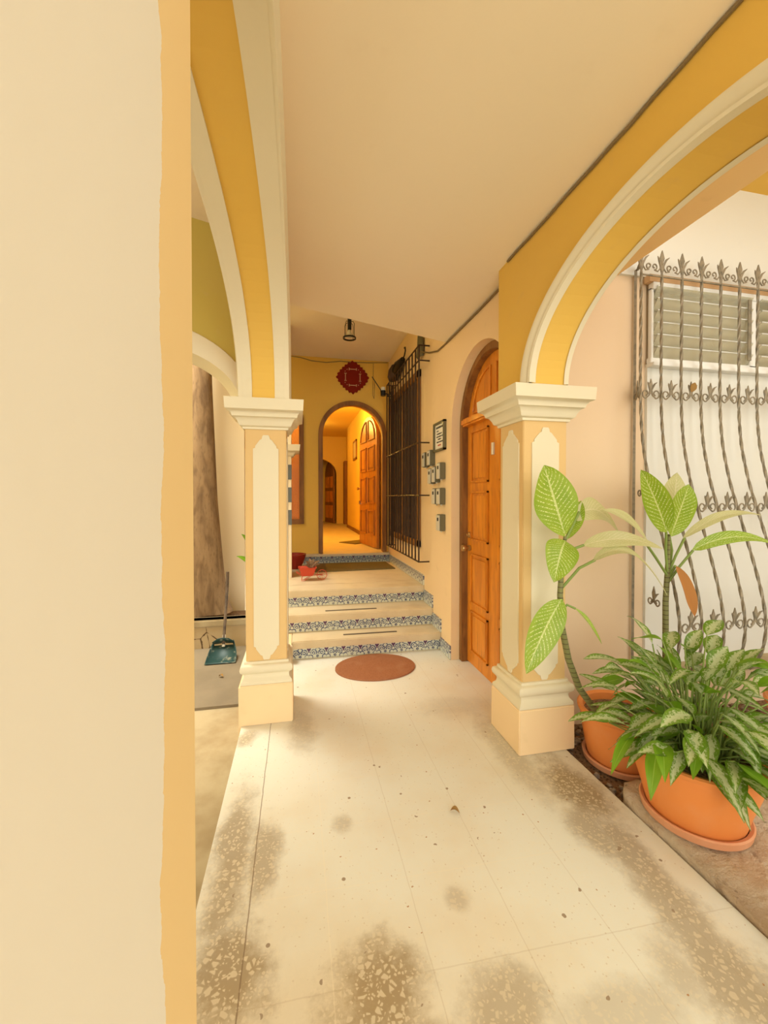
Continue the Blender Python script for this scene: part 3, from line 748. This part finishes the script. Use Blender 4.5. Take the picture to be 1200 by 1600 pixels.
# ------------------------------------------------------------------ barred window on the right wall of the landing
w2 = empty('window_2', (1.305, 4.95, 0)); struct(w2)
fm = MB()
for (a0, a1, b0, b1) in ((-.70, .68, .88, .95), (-.70, .68, 2.72, 2.80), (-.70, -.64, .88, 2.8), (.62, .68, .88, 2.8), (-.03, .02, .9, 2.75)): fm.box(-.03, .01, a0, a1, b0, b1)
fm.build('window_frame', 'wood_dark', w2)
cu = MB(); rows = []
for i in range(60):
    yy = -.64 + 1.26 * i / 59; xx = -.012 + .010 * math.sin(i * 1.1)
    rows.append([(xx, yy, .95), (xx, yy, 2.72)])
cu.grid(rows); cu.build('curtain', 'curtain', w2, smooth='all')
gr = empty('window_cage', (1.30, 4.7, .77)); tag(gr, 'brown iron bar cage over the dark landing window', 'window grille')
bars = [3.95 + 1.50 * i / 12 for i in range(13)]
for yy in bars: MB().tube([(-.11, yy - 4.7, 0), (-.11, yy - 4.7, 2.17)], .0085, 6).build('bar', 'darkiron', gr)
for xx in (-.075, -.035):
    MB().tube([(xx, 5.45 - 4.7, 0), (xx, 5.45 - 4.7, 2.17)], .0085, 6).build('bar', 'darkiron', gr)
for zz in (0, .67, 1.20, 2.02, 2.17):
    MB().tube([(0, 3.95 - 4.7, zz), (-.11, 3.95 - 4.7, zz), (-.11, 5.45 - 4.7, zz), (0, 5.45 - 4.7, zz)], .008, 6).build('rail', 'darkiron', gr)
# things lying on top of the cage
um = empty('folded_umbrella', (1.245, 5.05, 2.955)); tag(um, 'folded black umbrella lying on top of the window cage', 'umbrella')
MB().tube([(0, .28, .02), (0, .15, .06), (0, -.05, .11), (0, -.24, .13)], .03, 10, rs=[.015, .06, .07, .03]).build('canopy', 'black', um, smooth=True)
MB().tube([(0, -.24, .13), (0, -.32, .15), (0, -.36, .19), (0, -.35, .235), (0, -.31, .24)], .008, 8).build('handle', 'black', um, smooth=True)
bg = MB(); bg.lathe([(0, 0), (.07, .0), (.09, .05), (.075, .13), (.03, .19), (0, .20)], n=20, sy=1.5); bmesh.ops.translate(bg.b, vec=(0, 0, 0), verts=bg.b.verts)
o = bg.build('cloth_bundle', 'curtain', smooth='all'); o.location = (1.225, 5.22, 2.95); o.scale = (.8, 1, 1); tag(o, 'dark cloth bundle heaped at the far end of the window cage', 'bundle')
fl = empty('wall_lamp', (1.16, 5.56, 2.86)); tag(fl, 'small black and white spotlight on an arm at the cage corner', 'lamp')
MB().lathe([(0, -.04), (.035, -.04), (.04, .03), (0, .035)], n=16).build('lamp_head', 'black', fl, smooth=True)
MB().lathe([(0, .035), (.032, .036), (.03, .08), (0, .085)], n=16).build('lamp_cap', 'paper', fl, smooth=True)
MB().tube([(0, 0, 0), (.08, .05, .0), (.143, .1, .02)], .01, 6).build('bracket', 'black', fl)
MB().tube([(-.02, .0, .02), (-.16, -.02, .21)], .006, 6).build('antenna', 'black', fl)
pg = MB(); rows = []
for i in range(9):
    s = i / 8; hw = .085 * (1 - s) ** .7 + .002
    rows.append([(.02, -.02 - hw + .12 * s * 0 - .06 * s, .0 + .25 * s), (-.03, -.02 - .06 * s, .0 + .25 * s), (.02, -.02 + hw - .06 * s, .25 * s)])
pg.grid(rows); o = pg.build('pointed_shade', 'boxgreen', smooth='all'); o.location = (1.265, 4.22, 2.90); tag(o, 'dark pointed cloth hood standing at the near end of the window cage', 'cloth hood')
md = o.modifiers.new('solid', 'SOLIDIFY'); md.thickness = .008
MB().tube([(1.19, 5.45, 2.95), (1.2, 4.9, 3.0), (1.24, 4.62, 3.12), (1.28, 4.6, 3.02)], .006, 6)

# ------------------------------------------------------------------ lock boxes and notice on the right wall
def lockbox(label, y, z):
    t = empty('wall_lockbox', (1.305, y, z)); tag(t, label, 'wall box', 'grey-green boxes on the wall beside the brown door')
    MB().box(-.052, 0, -.045, .045, -.075, .075).build('housing', 'boxgreen', t, bevel=.004)
    MB().box(-.060, -.050, -.038, .044, -.072, .068).build('cover', 'boxface', t, bevel=.003)
    MB().box(-.062, -.058, -.022, .012, .015, .045).build('keyhole_window', 'ink', t)
    MB().lathe([(0, -.012), (.008, -.01), (.008, 0), (0, 0)], c=(-.03, -.02, -.075), n=8).build('button', 'boxface', t)
    return t
base = None
for lab, u_y, z in (('wall box at the left of the top pair, nearest the barred window', 4.00, 1.80), ('wall box at the right of the top pair, beside the framed notice', 3.83, 1.805),
                    ('leftmost wall box of the row of three', 3.80, 1.625), ('middle wall box of the row of three', 3.68, 1.635), ('rightmost wall box of the row of three, under the framed notice', 3.545, 1.66),
                    ('left wall box of the lower pair', 3.68, 1.43), ('right wall box of the lower pair, above the single box', 3.545, 1.43), ('lowest wall box, alone beneath all the others', 3.545, 1.19)):
    lockbox('grey-green ' + lab, u_y, z)
nt = empty('framed_notice', (1.305, 3.625, 1.985)); tag(nt, 'white notice with black text in a dark olive frame on the wall', 'notice')
fm = MB()
for (a0, a1, b0, b1) in ((-.145, .145, -.135, -.115), (-.145, .145, .115, .135), (-.145, -.125, -.135, .135), (.125, .145, -.135, .135)): fm.box(-.03, 0, a0, a1, b0, b1)
fm.build('frame', 'boxgreen', nt, bevel=.003); MB().box(-.012, -.002, -.126, .126, -.116, .116).build('sheet', 'paper', nt)
rnd = random.Random(3)
for i, (zz, y0_, y1_, hh) in enumerate(((.088, -.10, .10, .009), (.055, .03, .08, .006), (.028, -.06, .08, .006), (.002, -.08, .09, .006), (-.022, -.05, .05, .006), (-.048, -.09, .08, .006), (-.078, -.03, .05, .006))):
    mb = MB(); yy = y1_
    while yy > y0_:
        w_ = rnd.uniform(.006, .014); mb.box(-.0135, -.0118, yy - w_, yy, zz - hh, zz + hh); yy -= w_ + rnd.uniform(.002, .009)
    mb.build('text_line', 'redink' if i == 6 else 'ink', nt)

# ------------------------------------------------------------------ cables
def cable(name, label, pts, r, mat='cable'):
    o = MB().tube(pts, r, 6).build(name, mat, smooth=True); return tag(o, label, 'cable')
rc = random.Random(5)
cable('ceiling_cable', 'dusty cable run along the joint of the right arcade and ceiling', [(1.197, y_ / 10, 2.788 + rc.uniform(-.004, .004)) for y_ in range(2, 23)], .0065)
cable('wall_cable', 'dark cable along the right wall from the ceiling joint to the window cage', [(1.297, 2.36, 2.785), (1.297, 2.8, 2.782), (1.297, 3.2, 2.785), (1.297, 3.47, 2.79), (1.296, 3.7, 2.80), (1.295, 3.95, 2.87), (1.25, 4.1, 2.93)], .008)
cable('back_wall_cable', 'thin sagging cable under the landing ceiling on the back wall', [(-.10, 5.872, 3.385), (.05, 5.872, 3.375), (.2, 5.872, 3.34), (.4, 5.872, 3.33), (.6, 5.872, 3.36), (.78, 5.872, 3.36), (1.0, 5.872, 3.365), (1.29, 5.872, 3.385)], .005)
cable('hanging_wire', 'thin wire hanging down beside the red ornament', [(1.08, 5.872, 3.36), (1.075, 5.872, 3.1), (1.07, 5.872, 2.9), (1.09, 5.872, 2.85), (1.10, 5.872, 3.1)], .003)

# ------------------------------------------------------------------ garden window
gw = empty('window_3', (2.262, 2.30, 2.32)); struct(gw)
WL = 1.7
cutz = .50
MB().box(0, WL, -.005, .0, 0, .5).build('backing', 'palecurtain', gw)
fm = MB()
fm.box(-.01, WL, -.06, .0, -.045, -.022); fm.box(-.01, WL, -.035, 0, -.022, .012); fm.box(-.0, WL, -.045, 0, .455, .50); fm.box(-.0, .018, -.03, 0, 0, .47); fm.box(.80, .86, -.035, 0, 0, .46)
fm.build('window_frame', 'alu', gw, bevel=.003)
MB().box(-.03, WL, -.045, 0, .50, .545).build('lintel', 'tan', gw)
MB().box(.735, .762, -.075, -.068, 0.03, .44).build('louvre_gear', 'grilleiron', gw)
for (xa, xb) in ((.02, .80), (.86, WL)):
    for k in range(6):
        zz = .045 + .078 * k
        rot = Matrix.Translation((0, -.035, zz)) @ Matrix.Rotation(math.radians(-58 if xa < .5 else -35), 4, 'X')
        MB().box(xa, xb, -.040, .036, -.002, .002, rot).build('louvre', 'glass', gw)
        MB().box(xa, xb, -.044, -.038, -.003, .003, rot).build('louvre_edge', 'alu', gw)

# ------------------------------------------------------------------ garden security grille with bulging bars
gg = empty('garden_grille', (2.11, 2.30, .3)); tag(gg, 'wrought iron grille of twisted bulging bars over the garden window', 'window grille')
GX, GY, GZ = gg.location
prof = [(2.90, 2.20), (2.5, 2.20), (2.15, 2.20), (1.95, 2.195), (1.75, 2.177), (1.5, 2.125), (1.35, 2.078), (1.2, 2.034), (1.0, 1.975), (.85, 1.935), (.72, 1.912), (.60, 1.908), (.50, 1.925), (.42, 1.95), (.36, 2.0)]
def py(z):
    for (z1, y1), (z0, y0) in zip(prof, prof[1:]):
        if z0 <= z <= z1:
            s = (z - z0) / (z1 - z0); return y0 + (y1 - y0) * s
    return prof[0][1] if z > 2.9 else prof[-1][1]
xs = [2.112 + .1545 * i for i in range(11)]
def tip(mb, x, y, z, s=1.0):
    """spear head with two curled side leaves"""
    mb.prism([(x - .006, z), (x - .017 * s, z + .035 * s), (x, z + .085 * s), (x + .017 * s, z + .035 * s), (x + .006, z)], fXZ, y - .004, y + .004)
    for sg in (-1, 1):
        mb.tube([(x + sg * .004, y, z - .05 * s), (x + sg * .012, y, z - .01), (x + sg * .028 * s, y - .004, z + .025 * s), (x + sg * .045 * s, y - .012, z + .038 * s)], .006, 5, rs=[.006, .007, .007, .002])
def smooth_path(z0, z1, n=70):
    zsn = [z0 + (z1 - z0) * i / n for i in range(n + 1)]
    ysn = [py(z) for z in zsn]
    for _ in range(4): ysn = [ysn[0]] + [(ysn[i - 1] + ysn[i] * 2 + ysn[i + 1]) / 4 for i in range(1, n)] + [ysn[-1]]
    return zsn, ysn
zsn, ysn = smooth_path(.36, 2.90)
for i, x_ in enumerate(xs):
    mb = MB(); mb.tube([(x_ - GX, yy - GY, zz - GZ) for zz, yy in zip(zsn, ysn)], .0095, 4, twist=.62)
    tip(mb, x_ - GX, 2.20 - GY, 2.90 - GZ, 1.0)
    mb.build('bar', 'grilleiron', gg)
mb = MB(); mb.tube([(2.165 - GX, .0, 0), (2.165 - GX, .0, 2.60), (2.165 - GX, -.02, 2.60), (2.112 - GX, -.10, 2.60)], .011, 4); mb.build('corner_post', 'grilleiron', gg)
for z_ in (2.855, 2.07, 1.32, .66):
    mb = MB(); mb.box(2.112 - GX, xs[-1] - GX, py(z_) - GY - .004, py(z_) - GY + .004, z_ - GZ - .035 - .004, z_ - GZ - .035 + .004) if z_ > 2.8 else None
    mb.build('rail', 'grilleiron', gg) if z_ > 2.8 else mb.b.free()
def spiral(mb, cx, cz, y, r, sg, a0, turns=1.1, rw=.004, n=16):
    pts = []
    for i in range(n + 1):
        s = i / n; a = a0 + sg * 2 * PI * turns * s; rr = r * (1 - .62 * s)
        pts.append((cx + rr * math.cos(a), y, cz + rr * math.sin(a)))
    mb.tube(pts, rw, 5)
def motif(mb, x, y, z, w):
    """two C-scrolls rising into a small lily between two bars"""
    for sg in (-1, 1):
        spiral(mb, x + sg * w * .26, z, y, w * .20, sg, -PI / 2 if sg > 0 else -PI / 2, .95, .0045)
        mb.tube([(x + sg * w * .26, y, z - w * .20), (x + sg * w * .08, y, z - w * .05), (x + sg * w * .035, y, z + w * .16), (x + sg * w * .16, y - .006, z + w * .42), (x + sg * w * .24, y - .012, z + w * .48)], .005, 5, rs=[.0045, .005, .006, .006, .002])
    mb.prism([(x - .004, z), (x - .013, z + .055), (x, z + .095), (x + .013, z + .055), (x + .004, z)], fXZ, y - .003, y + .003)
for z_ in (2.075, 1.36, .68):
    for a_, b2 in zip(xs, xs[1:]):
        mb = MB(); motif(mb, (a_ + b2) / 2 - GX, py(z_) - GY, z_ - GZ, .145); mb.build('scroll', 'grilleiron', gg, smooth=True)
for a_, b2 in zip(xs, xs[1:]):
    mb = MB(); cx2 = (a_ + b2) / 2 - GX
    for sg in (-1, 1):
        spiral(mb, cx2 + sg * .021, 2.878 - GZ, 2.20 - GY, .021, sg, -PI / 2, 1.0, .0045)
        mb.tube([(cx2 + sg * .021, 2.20 - GY, 2.857 - GZ), (cx2 + sg * .046, 2.20 - GY, 2.850 - GZ), (cx2 + sg * .064, 2.20 - GY, 2.872 - GZ), (cx2 + sg * .072, 2.20 - GY, 2.91 - GZ)], .0045, 5)
    mb.build('scroll', 'grilleiron', gg, smooth=True)
# side panel between wall post and first bar
for z_ in (2.075, 1.45, .78):
    mb = MB(); yy = (py(z_) + 2.30) / 2; motif(mb, 0, 0, 0, .11)
    ang_ = math.atan2(2.30 - py(z_), .053)
    bmesh.ops.transform(mb.b, matrix=Matrix.Translation((2.138 - GX, yy - GY, z_ - GZ)) @ Matrix.Rotation(ang_, 4, 'Z'), verts=mb.b.verts)
    mb.build('scroll', 'grilleiron', gg, smooth=True)
MB().tube([(xs[0] - GX, py(.38) - GY, .375 - GZ), (xs[-1] - GX, py(.38) - GY, .375 - GZ)], .008, 5).build('rail', 'grilleiron', gg)
mb = MB(); leaf(mb, (0, 0, 0), (.02, -.01, .06), .05, .1, (0, -1, 0)); o = mb.build('dry_leaf', 'debris'); o.location = (2.49, 2.19, 2.10); tag(o, 'curled brown dry leaf caught on the grille scrollwork', 'leaf')
struct(MB().box(2.262, 5.0, 2.24, 2.325, .22, .30).build('trim_5', 'sandy'))

# ------------------------------------------------------------------ garden ground
st = MB(); rr = random.Random(11)
outl = [(1.482, .2), (1.486, .7), (1.483, 1.0), (1.49, 1.3), (1.482, 1.52), (1.50, 1.64), (1.56, 1.70), (1.70, 1.70), (1.86, 1.66), (2.05, 1.60), (2.20, 1.35), (2.32, 1.0), (2.3, .2)]
st.prism(outl, fXY, -.05, .028); bmesh.ops.triangulate(st.b, faces=[f for f in st.b.faces if len(f.verts) > 4])
bmesh.ops.subdivide_edges(st.b, edges=st.b.edges, cuts=3, use_grid_fill=True)
for v in st.b.verts:
    if v.co.z > .0: v.co.z += rr.uniform(-.004, .004); v.co.x += rr.uniform(-.004, .004) if v.co.x > 1.5 else 0
tag(st.build('flagstone', 'stone', smooth='all'), 'rough pinkish flagstone under the large terracotta pot', 'stone slab')
pb = MB()
for i in range(900):
    x_ = rr.uniform(1.5, 3.2); y_ = rr.uniform(1.2, 2.30)
    if (x_ < 2.25 and y_ < 1.66) or (x_ - 1.745) ** 2 + (y_ - 1.935) ** 2 < .225 ** 2: continue
    s = rr.uniform(.008, .02)
    mtx = Matrix.Translation((x_, y_, -.047 + s * .4)) @ Matrix.Rotation(rr.uniform(0, 6), 4, Vector((rr.random(), rr.random(), 1)).normalized()) @ Matrix.Diagonal((s * 1.4, s, s * .6, 1))
    bmesh.ops.create_icosphere(pb.b, subdivisions=1, radius=1, matrix=mtx)
o = pb.build('pebbles', 'pebble'); tag(o, 'small grey brown pebbles covering the garden bed', 'pebbles', kind='stuff')
for k, (x_, y_, s, lab) in enumerate(((2.12, 1.72, .085, 'dark angular rock behind the large terracotta pot'), (2.34, 1.62, .07, 'smaller dark rock at the right edge of the garden bed'))):
    b = MB(); bmesh.ops.create_icosphere(b.b, subdivisions=2, radius=s)
    for v in b.b.verts: v.co *= rr.uniform(.8, 1.1); v.co.z *= .7
    o = b.build('garden_rock', 'rock'); o.location = (x_, y_, .0); tag(o, lab, 'rock')

# ------------------------------------------------------------------ pots and plants
def saucer(label, x, y, z, r):
    o = MB().lathe([(0, 0), (r * .88, 0), (r, .012), (r * 1.03, .04), (r * 1.0, .045), (r * .93, .04), (r * .90, .014), (0, .012)], n=56).build('plant_saucer', 'saucer', smooth=True)
    o.location = (x, y, z); return tag(o, label, 'saucer', 'terracotta saucers')
def pot(t, s=1.0, rim=.25, hgt=.29, base=.165, soilz=.265):
    pr = [(0, 0), (base, 0), (base + .012, .012), (base * 1.18, hgt * .28), (rim * .90, hgt * .62), (rim * .915, hgt * .80), (rim * .935, hgt * .805), (rim * .94, hgt * .90), (rim, hgt * .93), (rim * 1.01, hgt * .98), (rim * .97, hgt * 1.0), (rim * .87, hgt * .97), (rim * .85, hgt * .8), (rim * .84, hgt * .7)]
    MB().lathe(pr, n=64).build('pot', 'terracotta', t, smooth=True)
    MB().lathe([(0, hgt * .86), (rim * .5, hgt * .855), (rim * .858, hgt * .84)], n=40).build('soil', 'soil', t)
saucer('faded terracotta saucer of the large front pot on the flagstone', 1.69, 1.455, .030, .198)
saucer('faded terracotta saucer of the rear pot on the pebbles', 1.745, 1.935, -.045, .185)

def P(l): return [Vector(p) for p in l]
pa = empty('potted_chinese_evergreen', (1.69, 1.455, .043)); tag(pa, 'terracotta pot bursting with silver-green patterned leaves, at front right', 'potted plant')
pot(pa)
rr = random.Random(21)
stems = MB(); fol = MB(); folg = MB()
for i in range(215):
    az = rr.uniform(0, 2 * PI); el = math.asin(rr.uniform(-.02, .97))
    k = rr.uniform(.55, 1.0) if i % 3 else rr.uniform(.3, .7)
    R_, Hh = .345 * k, .53 * k
    hp = Vector((R_ * math.cos(el) * math.cos(az), R_ * math.cos(el) * math.sin(az), .27 + Hh * math.sin(el)))
    da = az + rr.uniform(-.8, .8)
    dn = rr.uniform(-.85, .25) if el < .7 else rr.uniform(-.4, .9)
    d = Vector((math.cos(da), math.sin(da), dn)).normalized()
    L = rr.uniform(.13, .20); tp = hp + d * L
    if hp.z < .34 and k < .8: hp.z += .04
    if tp.y + pa.location.y > 2.2 or tp.x < -.50 or (hp.y > .25 and hp.z < .45): continue
    a = rr.uniform(0, 2 * PI); r0 = rr.uniform(0, .13) 
    bx, by = r0 * math.cos(az) + .02 * math.cos(a), r0 * math.sin(az) + .02 * math.sin(a)
    stems.tube([(bx, by, .22), (bx + (hp.x - bx) * .4, by + (hp.y - by) * .4, .22 + (hp.z - .22) * .72), tuple(hp)], .0032, 5)
    tgt = folg if rr.random() < .28 else fol
    nr = Vector((math.cos(da), math.sin(da), 0)) * rr.uniform(.1, .6) + Vector((rr.uniform(-.35, .35), rr.uniform(-.35, .2), 1))
    leaf(tgt, hp, tp, rr.uniform(.052, .076), rr.uniform(.03, .16), nr, .20, peak=.40, wave=.04)
stems.build('stems', 'stem', pa, smooth='all'); fol.build('foliage', 'agla', pa, smooth='all')
o = folg.build('foliage', 'aglagreen', pa, smooth='all'); o['label'] = 'plain bright green leaves'

pd = empty('potted_dieffenbachia', (1.745, 1.935, -.032)); tag(pd, 'tall plant with big cream-veined leaves in the rear terracotta pot', 'potted plant')
pot(pd, rim=.215, base=.15)
O = pd.location
def rel(p): return tuple(Vector(p) - O)
DIEF_STEMS = []
MB().tube([rel(p) for p in [(1.558, 1.9, 0.278), (1.428, 1.86, 0.429), (1.349, 1.84, 0.594), (1.297, 1.82, 0.768), (1.285, 1.82, 0.93), (1.302, 1.83, 1.088), (1.326, 1.84, 1.222)]], .01, 10, rs=[0.017, 0.017, 0.016, 0.015, 0.014, 0.012, 0.008]).build("stem", "cane", pd, smooth=True)
MB().tube([rel(p) for p in [(2.073, 1.96, 0.191), (2.037, 1.93, 0.539), (2.023, 1.92, 0.834), (2.034, 1.92, 1.014), (2.019, 1.9, 1.214)]], .01, 10, rs=[0.016, 0.016, 0.015, 0.013, 0.008]).build("stem", "cane", pd, smooth=True)
MB().tube([rel(p) for p in [(1.326, 1.84, 1.2), (1.362, 1.84, 1.264), (1.429, 1.87, 1.344)]], .007, 7).build("petiole", "stem", pd, smooth=True)
MB().tube([rel(p) for p in [(1.309, 1.83, 1.12), (1.356, 1.82, 1.159), (1.418, 1.82, 1.177)]], .007, 7).build("petiole", "stem", pd, smooth=True)
MB().tube([rel(p) for p in [(2.035, 1.92, 0.977), (1.916, 1.88, 1.088), (1.823, 1.85, 1.171)]], .007, 7).build("petiole", "stem", pd, smooth=True)
MB().tube([rel(p) for p in [(1.299, 1.83, 0.959), (1.378, 1.8, 1.065), (1.453, 1.78, 1.107)]], .007, 7).build("petiole", "stem", pd, smooth=True)
MB().tube([rel(p) for p in [(2.035, 1.92, 0.977), (2.064, 1.9, 1.088), (2.105, 1.88, 1.196)]], .007, 7).build("petiole", "stem", pd, smooth=True)
MB().tube([rel(p) for p in [(2.039, 1.92, 0.941), (2.094, 1.9, 1.033), (2.15, 1.87, 1.125)]], .007, 7).build("petiole", "stem", pd, smooth=True)
MB().tube([rel(p) for p in [(2.035, 1.92, 0.977), (1.999, 1.9, 1.125), (1.97, 1.87, 1.228)]], .007, 7).build("petiole", "stem", pd, smooth=True)
MB().tube([rel(p) for p in [(2.043, 1.92, 0.977), (2.074, 1.93, 1.119), (2.066, 1.94, 1.198)]], .007, 7).build("petiole", "stem", pd, smooth=True)
MB().tube([rel(p) for p in [(1.293, 1.82, 0.849), (1.282, 1.8, 0.887), (1.274, 1.79, 0.912)]], .007, 7).build("petiole", "stem", pd, smooth=True)
MB().tube([rel(p) for p in [(2.048, 1.92, 0.977), (2.052, 1.9, 1.016), (2.042, 1.88, 1.041)]], .007, 7).build("petiole", "stem", pd, smooth=True)
mb = MB(); leaf(mb, rel((1.319, 1.83, 1.223)), rel((1.179, 1.8, 1.577)), 0.235, 0.0, (-0.1, -1, 0.15), 0.1, 14, 8, 0.5, .03, .75); o = mb.build("leaf", "dief", pd, smooth="all")
mb = MB(); leaf(mb, rel((1.345, 1.84, 1.209)), rel((1.463, 1.9, 1.403)), 0.085, 0.0, (-0.7, -0.8, 0.1), 0.2, 14, 8, 0.5, .03, .75); o = mb.build("leaf", "dief", pd, smooth="all")
mb = MB(); leaf(mb, rel((1.315, 1.82, 1.202)), rel((1.183, 1.72, 1.019)), 0.165, 0.12, (-0.1, -1, 0.6), 0.15, 14, 8, 0.45, .03, .75); o = mb.build("leaf", "dief", pd, smooth="all")
mb = MB(); leaf(mb, rel((1.274, 1.79, 0.918)), rel((1.051, 1.74, 0.588)), 0.15, 0.06, (-0.3, -1, 0.2), 0.15, 14, 8, 0.45, .03, .75); o = mb.build("leaf", "dief", pd, smooth="all")
mb = MB(); leaf(mb, rel((1.384, 1.86, 1.305)), rel((1.706, 1.92, 1.235)), 0.14, 0.25, (0.2, -0.8, 0.5), 0.15, 14, 8, 0.45, .03, .75); o = mb.build("leaf", "diefpale", pd, smooth="all"); o['label'] = 'pale backlit leaf'
mb = MB(); leaf(mb, rel((1.411, 1.82, 1.174)), rel((1.832, 1.76, 1.157)), 0.095, 0.1, (0, -0.7, 0.6), 0.1, 14, 8, 0.4, .03, .75); o = mb.build("leaf", "diefpale", pd, smooth="all"); o['label'] = 'pale backlit leaf'
mb = MB(); leaf(mb, rel((1.831, 1.85, 1.184)), rel((1.508, 1.8, 1.355)), 0.06, 0.12, (0, -0.8, 0.5), 0.2, 14, 8, 0.4, .03, .75); o = mb.build("leaf", "diefpale", pd, smooth="all"); o['label'] = 'pale backlit leaf'
mb = MB(); leaf(mb, rel((1.435, 1.78, 1.101)), rel((1.82, 1.72, 0.927)), 0.085, 0.3, (0, -0.5, 0.9), 0.25, 14, 8, 0.35, .03, .75); o = mb.build("leaf", "diefpale", pd, smooth="all"); o['label'] = 'pale backlit leaf'
mb = MB(); leaf(mb, rel((1.975, 1.87, 1.228)), rel((1.716, 1.78, 1.561)), 0.14, 0.05, (-0.5, -1, 0.1), 0.25, 14, 8, 0.4, .03, .75); o = mb.build("leaf", "dief", pd, smooth="all")
mb = MB(); leaf(mb, rel((2.011, 1.88, 1.205)), rel((2.086, 1.84, 1.49)), 0.2, 0.0, (0.1, -1, 0.1), 0.12, 14, 8, 0.5, .03, .75); o = mb.build("leaf", "dief", pd, smooth="all")
mb = MB(); leaf(mb, rel((2.083, 1.94, 1.264)), rel((2.158, 1.98, 1.565)), 0.18, 0.0, (0, -1, 0.2), 0.12, 14, 8, 0.5, .03, .75); o = mb.build("leaf", "diefpale", pd, smooth="all"); o['label'] = 'pale backlit leaf'
mb = MB(); leaf(mb, rel((2.088, 1.88, 1.189)), rel((2.588, 1.84, 1.318)), 0.06, 0.12, (0, -0.6, 0.8), 0.15, 14, 8, 0.4, .03, .75); o = mb.build("leaf", "diefpale", pd, smooth="all"); o['label'] = 'pale backlit leaf'
mb = MB(); leaf(mb, rel((2.142, 1.87, 1.125)), rel((2.635, 1.8, 1.153)), 0.075, 0.12, (0, -0.8, 0.5), 0.2, 14, 8, 0.35, .03, .75); o = mb.build("leaf", "dief", pd, smooth="all")
mb = MB(); leaf(mb, rel((2.047, 1.88, 1.041)), rel((2.141, 1.85, 0.76)), 0.1, 0.0, (0.2, -1, 0.1), 0.5, 14, 8, 0.5, .03, .75); o = mb.build("leaf", "deadleaf", pd, smooth="all"); o['label'] = 'withered brown leaf'
mb = MB(); leaf(mb, rel((1.354, 1.8, 0.867)), rel((1.46, 1.74, 0.7)), 0.03, 0.1, (0.3, -0.8, 0.5), 0.3, 14, 8, 0.5, .03, .75); o = mb.build("leaf", "dief", pd, smooth="all")
MB().tube([rel(p) for p in [(1.289, 1.82, 0.849), (1.318, 1.81, 0.882), (1.358, 1.8, 0.863)]], .006, 7).build("petiole", "stem", pd, smooth=True)

# third pot at the right edge
pt = empty('potted_shrub', (2.72, 1.62, -.045)); tag(pt, 'terracotta pot with green leaves at the right edge behind the rocks', 'potted plant')
pot(pt, rim=.24, hgt=.36)
mb = MB()
for i in range(30):
    a = rr.uniform(0, 2 * PI); sp = rr.uniform(.02, .12); z_ = rr.uniform(.33, .5)
    leaf(mb, (sp * math.cos(a), sp * math.sin(a), z_), (sp * math.cos(a) + .16 * math.cos(a), sp * math.sin(a) + .16 * math.sin(a), z_ + rr.uniform(-.1, .08)), .05, .15, (0, -.3, 1))
mb.build('foliage', 'aglagreen', pt, smooth='all')

# ------------------------------------------------------------------ debris on the floor
for (x_, y_, s, lab) in ((.67, 1.73, .045, 'curled dry leaf alone on the middle of the terrazzo walkway'), (-.655, 3.66, .05, 'yellow fallen leaf on the patio cement in front of the dustpan')):
    mb = MB(); leaf(mb, (0, 0, .004), (s * .8, -s * .6, .006), s * .55, .25, (0, 0, 1), .8); o = mb.build('fallen_leaf', 'debris'); o.location = (x_, y_, 0 if x_ > 0 else -.10); tag(o, lab, 'leaf')
